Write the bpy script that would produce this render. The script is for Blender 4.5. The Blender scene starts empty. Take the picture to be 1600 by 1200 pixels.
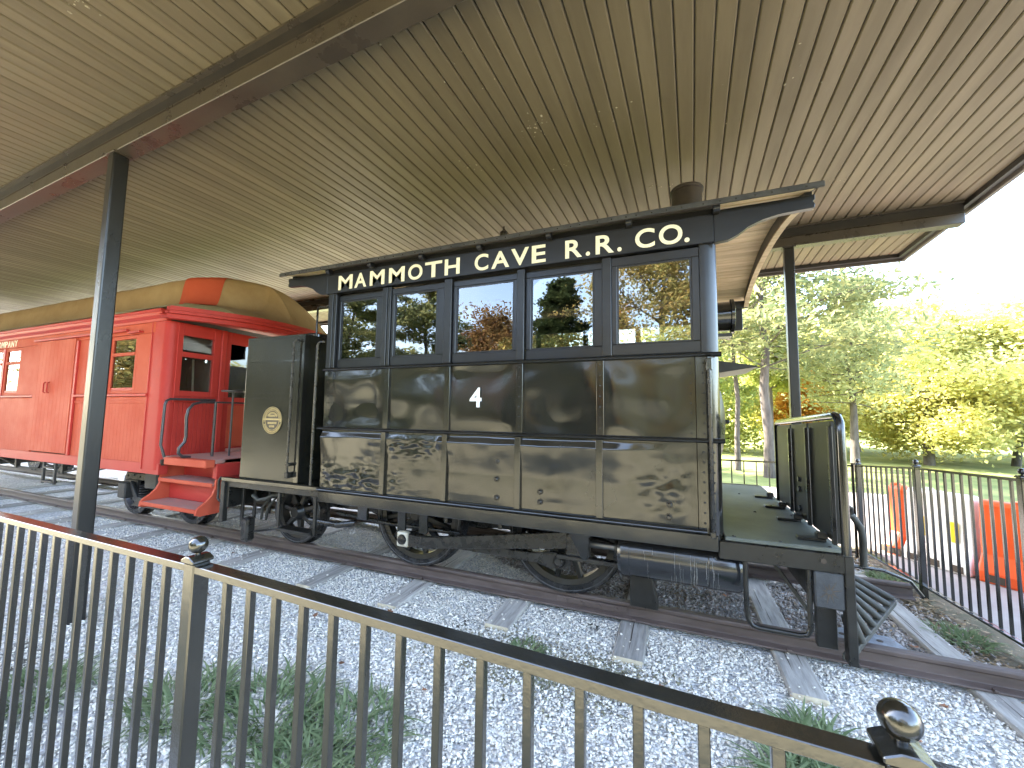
import bpy, math, random
import numpy as np
from mathutils import Matrix, Vector, noise

random.seed(7)
rng = np.random.default_rng(7)
R = math.radians
scn = bpy.context.scene
COL = scn.collection

# ------------------------------------------------------------------ camera
cam_d = bpy.data.cameras.new("camera")
cam = bpy.data.objects.new("camera", cam_d)
COL.objects.link(cam)
scn.camera = cam
FPX, YAW, PITCH, ROLL, HC = 622.5, R(22.12), R(4.61), R(0.81), 1.575
cam_d.sensor_fit = 'HORIZONTAL'
cam_d.sensor_width = 36.0
cam_d.lens = 36.0 * FPX / 1600.0
cam_d.clip_start = 0.02
cam_d.clip_end = 2000
_f = Vector((-math.sin(YAW) * math.cos(PITCH), math.cos(YAW) * math.cos(PITCH), math.sin(PITCH)))
_r0 = Vector((math.cos(YAW), math.sin(YAW), 0))
_u0 = _r0.cross(_f)
_r = _r0 * math.cos(ROLL) + _u0 * math.sin(ROLL)
_u = -_r0 * math.sin(ROLL) + _u0 * math.cos(ROLL)
_m = Matrix((_r, _u, -_f)).transposed().to_4x4()
_m.translation = (0, 0, HC)
cam.matrix_world = _m

# ------------------------------------------------------------------ world, sun, exposure
SUN = Vector((-5.1, 1.15, 4.2)).normalized()
world = bpy.data.worlds.new("World")
scn.world = world
world.use_nodes = True
wn = world.node_tree.nodes
sky = wn.new("ShaderNodeTexSky")
sky.sky_type = 'NISHITA'
sky.sun_disc = False
sky.sun_elevation = math.asin(SUN.z)
sky.sun_rotation = math.atan2(SUN.x, SUN.y)
sky.air_density = 1.0
sky.dust_density = 1.2
wn["Background"].inputs[1].default_value = 0.15
# thin high cloud drawn over the clear sky
_tc = wn.new("ShaderNodeTexCoord")
_mp = wn.new("ShaderNodeMapping"); _mp.inputs["Scale"].default_value = (1.0, 1.6, 3.2)
_cn = wn.new("ShaderNodeTexNoise"); _cn.inputs["Scale"].default_value = 2.1; _cn.inputs["Detail"].default_value = 7
_cn.inputs["Roughness"].default_value = 0.6
_cr = wn.new("ShaderNodeMapRange"); _cr.inputs[1].default_value = 0.47; _cr.inputs[2].default_value = 0.85
_cr.inputs[3].default_value = 0.04; _cr.inputs[4].default_value = 0.26
_cm = wn.new("ShaderNodeMix"); _cm.data_type = 'RGBA'; _cm.inputs[7].default_value = (7.0, 6.8, 6.4, 1)
_wl = world.node_tree.links
_wl.new(_tc.outputs["Generated"], _mp.inputs[0]); _wl.new(_mp.outputs[0], _cn.inputs["Vector"])
_wl.new(_cn.outputs["Fac"], _cr.inputs[0]); _wl.new(_cr.outputs[0], _cm.inputs[0])
_wl.new(sky.outputs[0], _cm.inputs[6]); _wl.new(_cm.outputs[2], wn["Background"].inputs[0])
sun_d = bpy.data.lights.new("sun", 'SUN')
sun_d.energy = 3.8
sun_d.angle = R(0.55)
sun_d.color = (1.0, 0.93, 0.80)
sun = bpy.data.objects.new("sun", sun_d)
COL.objects.link(sun)
sun.rotation_euler = SUN.to_track_quat('Z', 'Y').to_euler()
scn.view_settings.view_transform = 'Standard'
scn.view_settings.look = 'None'
scn.view_settings.gamma = 1.0
scn.view_settings.exposure = 3.78
scn.cycles.use_denoising = True
scn.cycles.max_bounces = 10
scn.cycles.diffuse_bounces = 5
scn.cycles.glossy_bounces = 4
scn.cycles.transparent_max_bounces = 12
scn.cycles.caustics_reflective = False
scn.cycles.caustics_refractive = False
scn.cycles.sample_clamp_indirect = 8.0

# ------------------------------------------------------------------ materials
MATS = {}


def mat(name, c1, c2=None, rough=0.6, scale=4.0, bump=0.0, bscale=None, metal=0.0, stretch=(1, 1, 1),
        coords='world', spec=0.5, rvar=0.0, flecks=None, flo=0.66, fscale=9.0, rrange=0.0, island=0.0,
        detail=6.0, blo=0.35, bhi=0.65, wave=0.0, wscale=1.5):
    """procedural principled material: two colours mixed by noise, fine bump, per-object value jitter, flecks of wear"""
    m = bpy.data.materials.new(name)
    m.use_nodes = True
    nt = m.node_tree
    N, Lk = nt.nodes, nt.links
    b = N["Principled BSDF"]
    b.inputs["Roughness"].default_value = rough
    b.inputs["Metallic"].default_value = metal
    b.inputs["Specular IOR Level"].default_value = spec
    if coords == 'world':
        co = N.new("ShaderNodeNewGeometry").outputs["Position"]
    else:
        co = N.new("ShaderNodeTexCoord").outputs["Object"]
    mp = N.new("ShaderNodeMapping")
    mp.inputs["Scale"].default_value = stretch
    Lk.new(co, mp.inputs[0])
    oi = None
    if rvar > 0 or coords == 'object':
        oi = N.new("ShaderNodeObjectInfo")
    if coords == 'object':
        mul = N.new("ShaderNodeMath"); mul.operation = 'MULTIPLY'; mul.inputs[1].default_value = 37.0
        Lk.new(oi.outputs["Random"], mul.inputs[0])
        Lk.new(mul.outputs[0], mp.inputs["Location"])
    vec = mp.outputs[0]
    col = None
    nz = N.new("ShaderNodeTexNoise")
    nz.inputs["Scale"].default_value = scale
    nz.inputs["Detail"].default_value = detail
    nz.inputs["Roughness"].default_value = 0.62
    Lk.new(vec, nz.inputs["Vector"])
    ra = N.new("ShaderNodeMapRange")
    ra.inputs[1].default_value = blo
    ra.inputs[2].default_value = bhi
    Lk.new(nz.outputs["Fac"], ra.inputs[0])
    mx = N.new("ShaderNodeMix"); mx.data_type = 'RGBA'
    mx.inputs[6].default_value = (*c1, 1)
    mx.inputs[7].default_value = (*(c2 or c1), 1)
    Lk.new(ra.outputs[0], mx.inputs[0])
    col = mx.outputs[2]
    if flecks:
        n2 = N.new("ShaderNodeTexNoise")
        n2.inputs["Scale"].default_value = fscale
        n2.inputs["Detail"].default_value = 8
        n2.inputs["Roughness"].default_value = 0.7
        Lk.new(vec, n2.inputs["Vector"])
        r2 = N.new("ShaderNodeMapRange")
        r2.inputs[1].default_value = flo
        r2.inputs[2].default_value = flo + 0.05
        Lk.new(n2.outputs["Fac"], r2.inputs[0])
        m2 = N.new("ShaderNodeMix"); m2.data_type = 'RGBA'
        m2.inputs[7].default_value = (*flecks, 1)
        Lk.new(r2.outputs[0], m2.inputs[0])
        Lk.new(col, m2.inputs[6])
        col = m2.outputs[2]
    if rvar > 0 or island > 0:
        hs = N.new("ShaderNodeHueSaturation")
        mr = N.new("ShaderNodeMapRange")
        amt = max(rvar, island)
        mr.inputs[3].default_value = 1 - amt
        mr.inputs[4].default_value = 1 + amt
        if island > 0:
            src = N.new("ShaderNodeNewGeometry").outputs["Random Per Island"]
        else:
            src = oi.outputs["Random"]
        Lk.new(src, mr.inputs[0])
        Lk.new(mr.outputs[0], hs.inputs["Value"])
        Lk.new(col, hs.inputs["Color"])
        col = hs.outputs[0]
    Lk.new(col, b.inputs["Base Color"])
    if rrange > 0:
        m3 = N.new("ShaderNodeMapRange")
        m3.inputs[3].default_value = max(0.02, rough - rrange)
        m3.inputs[4].default_value = min(1, rough + rrange)
        Lk.new(nz.outputs["Fac"], m3.inputs[0])
        m3.inputs[1].default_value = 0.3
        m3.inputs[2].default_value = 0.7
        Lk.new(m3.outputs[0], b.inputs["Roughness"])
    nrm = None
    if wave > 0:
        n4 = N.new("ShaderNodeTexNoise")
        n4.inputs["Scale"].default_value = wscale
        n4.inputs["Detail"].default_value = 1.5
        Lk.new(vec, n4.inputs["Vector"])
        b4 = N.new("ShaderNodeBump")
        b4.inputs["Strength"].default_value = 1.0
        b4.inputs["Distance"].default_value = wave
        Lk.new(n4.outputs["Fac"], b4.inputs["Height"])
        nrm = b4.outputs[0]
        Lk.new(nrm, b.inputs["Normal"])
    if bump > 0:
        n3 = N.new("ShaderNodeTexNoise")
        n3.inputs["Scale"].default_value = bscale or scale * 6
        n3.inputs["Detail"].default_value = 8
        n3.inputs["Roughness"].default_value = 0.65
        Lk.new(vec, n3.inputs["Vector"])
        bp = N.new("ShaderNodeBump")
        bp.inputs["Strength"].default_value = 0.8
        bp.inputs["Distance"].default_value = bump
        Lk.new(n3.outputs["Fac"], bp.inputs["Height"])
        if nrm is not None:
            Lk.new(nrm, bp.inputs["Normal"])
        Lk.new(bp.outputs[0], b.inputs["Normal"])
    MATS[name] = m
    return m


def leaf_mat(name, c1, c2, trans=0.5, sc=0.25):
    m = bpy.data.materials.new(name)
    m.use_nodes = True
    nt = m.node_tree
    N, Lk = nt.nodes, nt.links
    N.remove(N["Principled BSDF"])
    g = N.new("ShaderNodeNewGeometry")
    nz = N.new("ShaderNodeTexNoise")
    nz.inputs["Scale"].default_value = sc
    nz.inputs["Detail"].default_value = 3
    Lk.new(g.outputs["Position"], nz.inputs["Vector"])
    ad = N.new("ShaderNodeMath"); ad.operation = 'ADD'
    Lk.new(nz.outputs["Fac"], ad.inputs[0])
    mu = N.new("ShaderNodeMath"); mu.operation = 'MULTIPLY_ADD'
    mu.inputs[1].default_value = 0.7; mu.inputs[2].default_value = -0.35
    Lk.new(g.outputs["Random Per Island"], mu.inputs[0])
    Lk.new(mu.outputs[0], ad.inputs[1])
    mr = N.new("ShaderNodeMapRange")
    mr.inputs[1].default_value = 0.25; mr.inputs[2].default_value = 0.75
    Lk.new(ad.outputs[0], mr.inputs[0])
    mx = N.new("ShaderNodeMix"); mx.data_type = 'RGBA'
    mx.inputs[6].default_value = (*c1, 1); mx.inputs[7].default_value = (*c2, 1)
    Lk.new(mr.outputs[0], mx.inputs[0])
    d = N.new("ShaderNodeBsdfDiffuse"); t = N.new("ShaderNodeBsdfTranslucent")
    Lk.new(mx.outputs[2], d.inputs[0]); Lk.new(mx.outputs[2], t.inputs[0])
    ms = N.new("ShaderNodeMixShader"); ms.inputs[0].default_value = trans
    Lk.new(d.outputs[0], ms.inputs[1]); Lk.new(t.outputs[0], ms.inputs[2])
    Lk.new(ms.outputs[0], N["Material Output"].inputs[0])
    return m


def glass_mat(name, ior=2.2, tint=(0.9, 0.93, 0.9), wave=0.0):
    m = bpy.data.materials.new(name)
    m.use_nodes = True
    nt = m.node_tree
    N, Lk = nt.nodes, nt.links
    N.remove(N["Principled BSDF"])
    fr = N.new("ShaderNodeFresnel"); fr.inputs[0].default_value = ior
    t = N.new("ShaderNodeBsdfTransparent"); t.inputs[0].default_value = (*tint, 1)
    g = N.new("ShaderNodeBsdfGlossy"); g.inputs["Roughness"].default_value = 0.004
    if wave > 0:
        nz = N.new("ShaderNodeTexNoise"); nz.inputs["Scale"].default_value = 3.0
        nz.inputs["Detail"].default_value = 1.0
        bp = N.new("ShaderNodeBump"); bp.inputs["Distance"].default_value = wave
        ge = N.new("ShaderNodeNewGeometry")
        Lk.new(ge.outputs["Position"], nz.inputs["Vector"])
        Lk.new(nz.outputs["Fac"], bp.inputs["Height"])
        Lk.new(bp.outputs[0], g.inputs["Normal"])
    ms = N.new("ShaderNodeMixShader")
    Lk.new(fr.outputs[0], ms.inputs[0])
    Lk.new(t.outputs[0], ms.inputs[1]); Lk.new(g.outputs[0], ms.inputs[2])
    Lk.new(ms.outputs[0], N["Material Output"].inputs[0])
    return m


BLACK = mat("black_enamel", (0.010, 0.0098, 0.0085), (0.018, 0.017, 0.014), rough=0.13, scale=2.2, spec=0.75, rrange=0.05,
            bump=0.0006, bscale=40, wave=0.006, wscale=2.6)
PANEL_UP = mat("upper_sheet_enamel", (0.012, 0.0112, 0.0098), (0.019, 0.018, 0.015), rough=0.13, scale=1.6, spec=0.7, rrange=0.05,
               bump=0.0004, bscale=60)
PANEL_LO = mat("lower_sheet_enamel", (0.010, 0.0098, 0.008), (0.024, 0.022, 0.017), rough=0.12, scale=2.5, spec=0.7, rrange=0.05,
               bump=0.0005, bscale=45, flecks=(0.075, 0.07, 0.058), flo=0.69, fscale=14, stretch=(1, 1, 0.55))
TANK = mat("tank_enamel", (0.014, 0.0135, 0.010), (0.022, 0.021, 0.015), rough=0.22, scale=1.6, spec=0.55, rrange=0.06,
           bump=0.0005, bscale=40, wave=0.003, wscale=1.4, stretch=(1, 1, 0.4))
BLACK_DULL = mat("black_worn_paint", (0.008, 0.0077, 0.0066), (0.016, 0.015, 0.0125), rough=0.34, scale=9, bump=0.0012, bscale=55, rrange=0.12)
BLACK_WOOD = mat("black_painted_timber", (0.007, 0.007, 0.0075), (0.013, 0.013, 0.0135), rough=0.33, scale=6, bump=0.0012,
                 bscale=30, stretch=(0.4, 1, 1), flecks=(0.10, 0.08, 0.06), flo=0.73, fscale=20)
SASH = mat("sash_paint", (0.0065, 0.0065, 0.0078), (0.011, 0.011, 0.0128), rough=0.28, scale=5, bump=0.0008, bscale=40)
GREASE = mat("greasy_iron", (0.009, 0.0086, 0.008), (0.022, 0.020, 0.017), rough=0.28, spec=0.7, scale=12, bump=0.002, bscale=60, rrange=0.15)
WHEELM = mat("wheel_iron", (0.012, 0.012, 0.0125), (0.028, 0.026, 0.024), rough=0.26, scale=7, bump=0.0012, bscale=50, rrange=0.1)
CREAM_WOOD = mat("weathered_cream_board", (0.74, 0.60, 0.37), (0.50, 0.38, 0.21), rough=0.7, scale=3, stretch=(0.6, 6, 6),
                 bump=0.002, bscale=30, flecks=(0.06, 0.045, 0.03), flo=0.68, fscale=10, rvar=0.15, coords='object')
LETTER = mat("cream_lettering", (0.86, 0.80, 0.58), (0.76, 0.69, 0.48), rough=0.5, scale=18, flecks=(0.45, 0.40, 0.28), flo=0.72, fscale=30)
WHITE_NUM = mat("white_numeral", (0.82, 0.82, 0.78), rough=0.4)
BRASS = mat("dull_brass", (0.55, 0.44, 0.22), (0.42, 0.32, 0.15), rough=0.38, metal=0.55, scale=30)
BRASS_DARK = mat("plate_ground", (0.10, 0.075, 0.045), (0.06, 0.045, 0.03), rough=0.55, scale=30)
BRONZE = mat("bare_bronze", (0.62, 0.58, 0.48), (0.5, 0.46, 0.36), rough=0.4, metal=0.3, scale=20)
PANELM = mat("drop_panel_paint", (0.020, 0.0185, 0.015), (0.029, 0.0265, 0.021), rough=0.45, spec=0.3, scale=5, bump=0.0008, bscale=40)
DECKM = mat("deck_plate", (0.068, 0.076, 0.064), (0.11, 0.12, 0.10), rough=0.5, scale=3.5, bump=0.0016, bscale=70,
            flecks=(0.16, 0.15, 0.12), flo=0.66, fscale=12)
PILOTM = mat("pilot_timber", (0.030, 0.029, 0.023), (0.058, 0.055, 0.043), rough=0.6, scale=8, bump=0.003, bscale=40)
STAIN = mat("cylinder_enamel", (0.011, 0.012, 0.014), (0.02, 0.021, 0.023), rough=0.18, scale=4, spec=0.8, rrange=0.06, bump=0.0006, bscale=30)
mat("worn_steel", (0.16, 0.16, 0.165), (0.07, 0.07, 0.07), rough=0.35, scale=9, metal=0.5)
LIMESCALE = mat("dried_drips", (0.30, 0.29, 0.27), (0.12, 0.118, 0.11), rough=0.8, scale=40)
ROOF_FELT = mat("roof_felt", (0.02, 0.02, 0.02), (0.05, 0.047, 0.042), rough=0.8, scale=8, bump=0.003)
DARK_IN = mat("dark_interior", (0.05, 0.036, 0.025), (0.08, 0.06, 0.04), rough=0.8, scale=3)
GLASS = glass_mat("window_glass", 2.25, (0.62, 0.62, 0.58), wave=0.0012)
GLASS_C = glass_mat("coach_glass", 1.9, wave=0.001)

RED = mat("coach_red", (0.50, 0.098, 0.052), (0.44, 0.075, 0.040), rough=0.6, spec=0.10, scale=1.6, bump=0.0012, bscale=22,
          flecks=(0.56, 0.12, 0.08), flo=0.68, fscale=5, rrange=0.08)
RED_DEEP = mat("coach_red_trim", (0.44, 0.044, 0.034), (0.39, 0.034, 0.026), rough=0.45, spec=0.2, scale=2, bump=0.0008, bscale=30)
STEP_TOP = mat("worn_step_tread", (0.42, 0.17, 0.13), (0.30, 0.19, 0.16), rough=0.75, scale=12, bump=0.002)
CANVAS = mat("roof_canvas", (0.37, 0.255, 0.13), (0.29, 0.185, 0.088), rough=0.85, scale=1.8, bump=0.006, bscale=7,
             flecks=(0.23, 0.13, 0.055), flo=0.66, fscale=4)
CANVAS_PALE = mat("visor_canvas", (0.46, 0.40, 0.22), (0.38, 0.31, 0.16), rough=0.85, scale=2.2, bump=0.003, bscale=20)
TRUCK = mat("truck_iron", (0.014, 0.0135, 0.013), (0.035, 0.032, 0.027), rough=0.55, scale=10, bump=0.003, bscale=30)

RAILM = mat("rusty_rail", (0.066, 0.046, 0.038), (0.118, 0.086, 0.072), rough=0.55, scale=9, bump=0.0015, bscale=60,
            stretch=(0.25, 1, 1), flecks=(0.26, 0.18, 0.16), flo=0.68, fscale=25, rrange=0.12)
RAILPLATE = mat("pale_painted_plate", (0.30, 0.33, 0.36), (0.17, 0.17, 0.18), rough=0.6, scale=14, bump=0.001,
                flecks=(0.16, 0.10, 0.08), flo=0.6, fscale=16)
SLEEPER = mat("weathered_sleeper", (0.46, 0.43, 0.385), (0.27, 0.25, 0.225), rough=0.9, scale=3.2, stretch=(9, 0.9, 9), bump=0.008,
              bscale=9, rvar=0.22, coords='object', flecks=(0.07, 0.06, 0.05), flo=0.66, fscale=7)
SLEEPER_END = mat("sleeper_end_grain", (0.52, 0.45, 0.31), (0.36, 0.30, 0.21), rough=0.9, scale=14, bump=0.004)
STONE = mat("grey_stone", (0.62, 0.575, 0.50), (0.82, 0.775, 0.685), rough=0.85, scale=14, island=0.24, bump=0.001, bscale=180)
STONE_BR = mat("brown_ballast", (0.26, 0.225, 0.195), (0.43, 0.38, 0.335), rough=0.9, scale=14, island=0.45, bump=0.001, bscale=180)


def ground_mats():
    m = mat("gravel_sheet", (0.66, 0.645, 0.62), (0.50, 0.49, 0.47), rough=0.9, scale=1.4, bump=0.0, flecks=(0.15, 0.14, 0.11), flo=0.62, fscale=1.1)
    nt = m.node_tree; N = nt.nodes; Lk = nt.links
    b = N["Principled BSDF"]
    ge = N.new("ShaderNodeNewGeometry")
    vo = N.new("ShaderNodeTexVoronoi"); vo.inputs["Scale"].default_value = 42.0
    Lk.new(ge.outputs["Position"], vo.inputs["Vector"])
    bp = N.new("ShaderNodeBump"); bp.inputs["Distance"].default_value = 0.02; bp.inputs["Strength"].default_value = 1.0
    bp.invert = True
    Lk.new(vo.outputs["Distance"], bp.inputs["Height"])
    Lk.new(bp.outputs[0], b.inputs["Normal"])
    src = b.inputs["Base Color"].links[0].from_socket
    hs = N.new("ShaderNodeHueSaturation")
    mr = N.new("ShaderNodeMapRange"); mr.inputs[3].default_value = 0.7; mr.inputs[4].default_value = 1.3
    sp = N.new("ShaderNodeSeparateColor")
    Lk.new(vo.outputs["Color"], sp.inputs[0]); Lk.new(sp.outputs[0], mr.inputs[0])
    Lk.new(mr.outputs[0], hs.inputs["Value"]); Lk.new(src, hs.inputs["Color"])
    Lk.new(hs.outputs[0], b.inputs["Base Color"])
    return m


GRAVEL = ground_mats()
LAWN = mat("autumn_lawn", (0.19, 0.18, 0.10), (0.315, 0.28, 0.175), rough=0.95, scale=0.9, bump=0.04, bscale=14,
           flecks=(0.30, 0.20, 0.075), flo=0.6, fscale=6)
PATHM = mat("concrete_path", (0.37, 0.325, 0.295), (0.29, 0.25, 0.225), rough=0.9, scale=1.6, bump=0.004, bscale=60,
            flecks=(0.27, 0.22, 0.19), flo=0.66, fscale=9)
EARTH = mat("leaf_strewn_earth", (0.17, 0.13, 0.085), (0.09, 0.085, 0.045), rough=0.95, scale=5, bump=0.02, bscale=30,
            flecks=(0.36, 0.27, 0.16), flo=0.58, fscale=22)
STEEL = mat("black_fence_paint", (0.010, 0.0092, 0.0065), (0.015, 0.0138, 0.0095), rough=0.13, scale=7, bump=0.0008, bscale=60, rrange=0.07,
            flecks=(0.09, 0.082, 0.06), flo=0.73, fscale=30, spec=1.0)
POSTM = mat("post_paint", (0.012, 0.012, 0.012), (0.014, 0.0138, 0.013), rough=0.3, scale=2.5, bump=0.0006, bscale=50, rrange=0.06,
            stretch=(1, 1, 0.3))
BEAMM = mat("beam_paint", (0.042, 0.034, 0.028), (0.066, 0.054, 0.040), rough=0.30, scale=2.4, bump=0.0012, bscale=30, rrange=0.08,
            flecks=(0.15, 0.13, 0.09), flo=0.75, fscale=50)
BEAM_TRIM = mat("beam_trim", (0.016, 0.014, 0.0135), (0.026, 0.022, 0.019), rough=0.4, scale=4)
PLANK = mat("soffit_plank_paint", (0.178, 0.146, 0.094), (0.130, 0.106, 0.069), rough=0.45, spec=0.22, scale=1.4, stretch=(3.5, 0.35, 1), bump=0.0016,
            bscale=14, rvar=0.07, coords='object', flecks=(0.09, 0.068, 0.04), flo=0.67, fscale=5, rrange=0.08)
FASCIA = mat("fascia_paint", (0.10, 0.085, 0.075), (0.075, 0.062, 0.055), rough=0.45, scale=3, bump=0.001)
SHINGLE = mat("roof_sheet", (0.12, 0.11, 0.10), (0.08, 0.075, 0.07), rough=0.9, scale=4, bump=0.004)
ORANGE = mat("orange_plastic", (0.85, 0.11, 0.012), (0.75, 0.085, 0.010), rough=0.45, scale=2, bump=0.001)
WHITEPL = mat("white_plastic", (0.82, 0.80, 0.75), (0.74, 0.72, 0.66), rough=0.45, scale=3, bump=0.001)
YELLOW = mat("yellow_reflector", (0.85, 0.58, 0.02), rough=0.3)
BARK_P = mat("pine_bark", (0.135, 0.112, 0.092), (0.07, 0.056, 0.046), rough=0.95, scale=9, stretch=(1, 1, 0.28), bump=0.02, bscale=9)
BARK_D = mat("oak_bark", (0.15, 0.13, 0.11), (0.075, 0.064, 0.054), rough=0.95, scale=8, stretch=(1, 1, 0.35), bump=0.02, bscale=8)
LEAF_Y = leaf_mat("yellow_leaf", (0.66, 0.60, 0.23), (0.50, 0.51, 0.19), 0.68)
LEAF_G = leaf_mat("green_leaf", (0.34, 0.40, 0.13), (0.50, 0.50, 0.16), 0.64)
LEAF_P = leaf_mat("pine_needle", (0.20, 0.235, 0.11), (0.38, 0.37, 0.16), 0.5)
LEAF_W = leaf_mat("pale_needle", (0.36, 0.40, 0.20), (0.52, 0.50, 0.24), 0.6)
LEAF_O = leaf_mat("orange_leaf", (0.42, 0.17, 0.025), (0.46, 0.29, 0.04), 0.5)
LEAF_B = leaf_mat("russet_leaf", (0.20, 0.105, 0.05), (0.26, 0.17, 0.07), 0.4)
LEAF_T = leaf_mat("tan_leaf", (0.44, 0.33, 0.13), (0.30, 0.29, 0.11), 0.45)
LEAF_D = leaf_mat("dark_needle", (0.030, 0.046, 0.022), (0.06, 0.078, 0.03), 0.3)
BLADE = leaf_mat("grass_blade", (0.15, 0.205, 0.10), (0.26, 0.315, 0.17), 0.35, 3.0)
DEADLEAF = mat("dead_leaf", (0.36, 0.16, 0.07), (0.22, 0.10, 0.05), rough=0.8, scale=20, rvar=0.5)

# ------------------------------------------------------------------ object helpers
WM = {}


class MB:
    def __init__(s):
        s.v, s.f = [], []

    def add(s, vs, fs):
        n = len(s.v)
        s.v.extend([tuple(p) for p in vs])
        s.f.extend([tuple(i + n for i in f) for f in fs])
        return s

    def box(s, x0, x1, y0, y1, z0, z1):
        return s.add([(x0, y0, z0), (x1, y0, z0), (x1, y1, z0), (x0, y1, z0), (x0, y0, z1), (x1, y0, z1), (x1, y1, z1), (x0, y1, z1)],
                     [(3, 2, 1, 0), (4, 5, 6, 7), (0, 1, 5, 4), (1, 2, 6, 5), (2, 3, 7, 6), (3, 0, 4, 7)])

    def bar(s, p, q, w, h=None, up=(0, 0, 1)):
        p, q = Vector(p), Vector(q)
        h = h or w
        d = (q - p).normalized()
        a = d.cross(Vector(up))
        if a.length < 1e-4:
            a = d.cross(Vector((0, 1, 0)))
        a.normalize()
        b = a.cross(d).normalized()
        a *= w / 2; b *= h / 2
        vs = [p - a - b, p + a - b, p + a + b, p - a + b, q - a - b, q + a - b, q + a + b, q - a + b]
        return s.add(vs, [(0, 1, 2, 3), (7, 6, 5, 4), (0, 4, 5, 1), (1, 5, 6, 2), (2, 6, 7, 3), (3, 7, 4, 0)])

    def tube(s, pts, r, n=8, caps=True):
        pts = [Vector(p) for p in pts]
        rs = r if isinstance(r, (list, tuple)) else [r] * len(pts)
        vs, fs = [], []
        prev = None
        for i, p in enumerate(pts):
            t = (pts[min(i + 1, len(pts) - 1)] - pts[max(i - 1, 0)]).normalized()
            if prev is None:
                a = t.orthogonal().normalized()
            else:
                a = (prev - t * prev.dot(t))
                a = a.normalized() if a.length > 1e-6 else t.orthogonal().normalized()
            prev = a
            b = t.cross(a)
            for k in range(n):
                c = 2 * math.pi * k / n
                vs.append(p + (a * math.cos(c) + b * math.sin(c)) * rs[i])
        for i in range(len(pts) - 1):
            for k in range(n):
                k2 = (k + 1) % n
                fs.append((i * n + k, i * n + k2, (i + 1) * n + k2, (i + 1) * n + k))
        if caps:
            fs.append(tuple(range(n - 1, -1, -1)))
            fs.append(tuple((len(pts) - 1) * n + k for k in range(n)))
        return s.add(vs, fs)

    def lathe(s, prof, o, axis, n=32, closed=False):
        """prof: list of (radius, distance along axis)"""
        o, ax = Vector(o), Vector(axis).normalized()
        a = ax.orthogonal().normalized(); b = ax.cross(a)
        vs, fs = [], []
        m = len(prof)
        for k in range(n):
            c = 2 * math.pi * k / n
            d = a * math.cos(c) + b * math.sin(c)
            for (r, h) in prof:
                vs.append(o + ax * h + d * r)
        for k in range(n):
            k2 = (k + 1) % n
            for i in range(m - 1 if not closed else m):
                j = (i + 1) % m
                fs.append((k * m + i, k * m + j, k2 * m + j, k2 * m + i))
        return s.add(vs, fs)

    def prism(s, poly, axis, d0, d1):
        """poly: 2D points; axis 'x' -> (y,z), 'y' -> (x,z), 'z' -> (x,y)"""
        def P(u, w, d):
            return {'x': (d, u, w), 'y': (u, d, w), 'z': (u, w, d)}[axis]
        n = len(poly)
        vs = [P(u, w, d0) for u, w in poly] + [P(u, w, d1) for u, w in poly]
        fs = [tuple(range(n)), tuple(range(2 * n - 1, n - 1, -1))]
        fs += [(i, i + n, (i + 1) % n + n, (i + 1) % n) for i in range(n)]
        return s.add(vs, fs)

    def grid(s, fn, nu, nv):
        vs = [fn(i / nu, j / nv) for j in range(nv + 1) for i in range(nu + 1)]
        fs = [(j * (nu + 1) + i, j * (nu + 1) + i + 1, (j + 1) * (nu + 1) + i + 1, (j + 1) * (nu + 1) + i) for j in range(nv) for i in range(nu)]
        return s.add(vs, fs)

    def sphere(s, c, r, n=10, m=6, sc=(1, 1, 1)):
        c = Vector(c)
        vs = [c + Vector((0, 0, -r * sc[2]))]
        for j in range(1, m):
            th = math.pi * j / m - math.pi / 2
            for k in range(n):
                ph = 2 * math.pi * k / n
                vs.append(c + Vector((r * sc[0] * math.cos(th) * math.cos(ph), r * sc[1] * math.cos(th) * math.sin(ph), r * sc[2] * math.sin(th))))
        vs.append(c + Vector((0, 0, r * sc[2])))
        fs = [(0, 1 + (k + 1) % n, 1 + k) for k in range(n)]
        for j in range(m - 2):
            for k in range(n):
                a = 1 + j * n; b = a + n
                fs.append((a + k, a + (k + 1) % n, b + (k + 1) % n, b + k))
        t = len(vs) - 1; a = 1 + (m - 2) * n
        fs += [(a + k, a + (k + 1) % n, t) for k in range(n)]
        return s.add(vs, fs)


def link(o, parent=None, M=None):
    M = M or Matrix.Identity(4)
    COL.objects.link(o)
    if parent is not None:
        o.parent = parent
        o.matrix_parent_inverse = WM[parent].inverted()
    o.matrix_basis = M
    WM[o] = M.copy()
    return o


def fixnormals(me):
    import bmesh
    bm = bmesh.new(); bm.from_mesh(me)
    bmesh.ops.recalc_face_normals(bm, faces=bm.faces)
    bm.to_mesh(me); bm.free()


def build(name, mb, material, parent=None, M=None, smooth=None, bevel=0.0, base=True, seg=1, recalc=True):
    vs = np.array(mb.v, dtype=np.float64)
    lo, hi = vs.min(0), vs.max(0)
    c = np.array([(lo[0] + hi[0]) / 2, (lo[1] + hi[1]) / 2, lo[2]])
    me = bpy.data.meshes.new(name)
    me.from_pydata((vs - c).tolist(), [], mb.f)
    mats = material if isinstance(material, (list, tuple)) else [material]
    for m in mats:
        me.materials.append(m)
    if recalc:
        fixnormals(me)
    if smooth is not None:
        me.shade_smooth()
        if smooth < 180:
            me.set_sharp_from_angle(angle=R(smooth))
    me.update()
    o = bpy.data.objects.new(name, me)
    T = Matrix.Translation(Vector(c))
    link(o, parent, (M @ T) if M is not None else T)
    if bevel > 0:
        b = o.modifiers.new("bevel", 'BEVEL')
        b.width = bevel; b.segments = seg; b.limit_method = 'ANGLE'; b.angle_limit = R(40)
    return o


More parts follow.
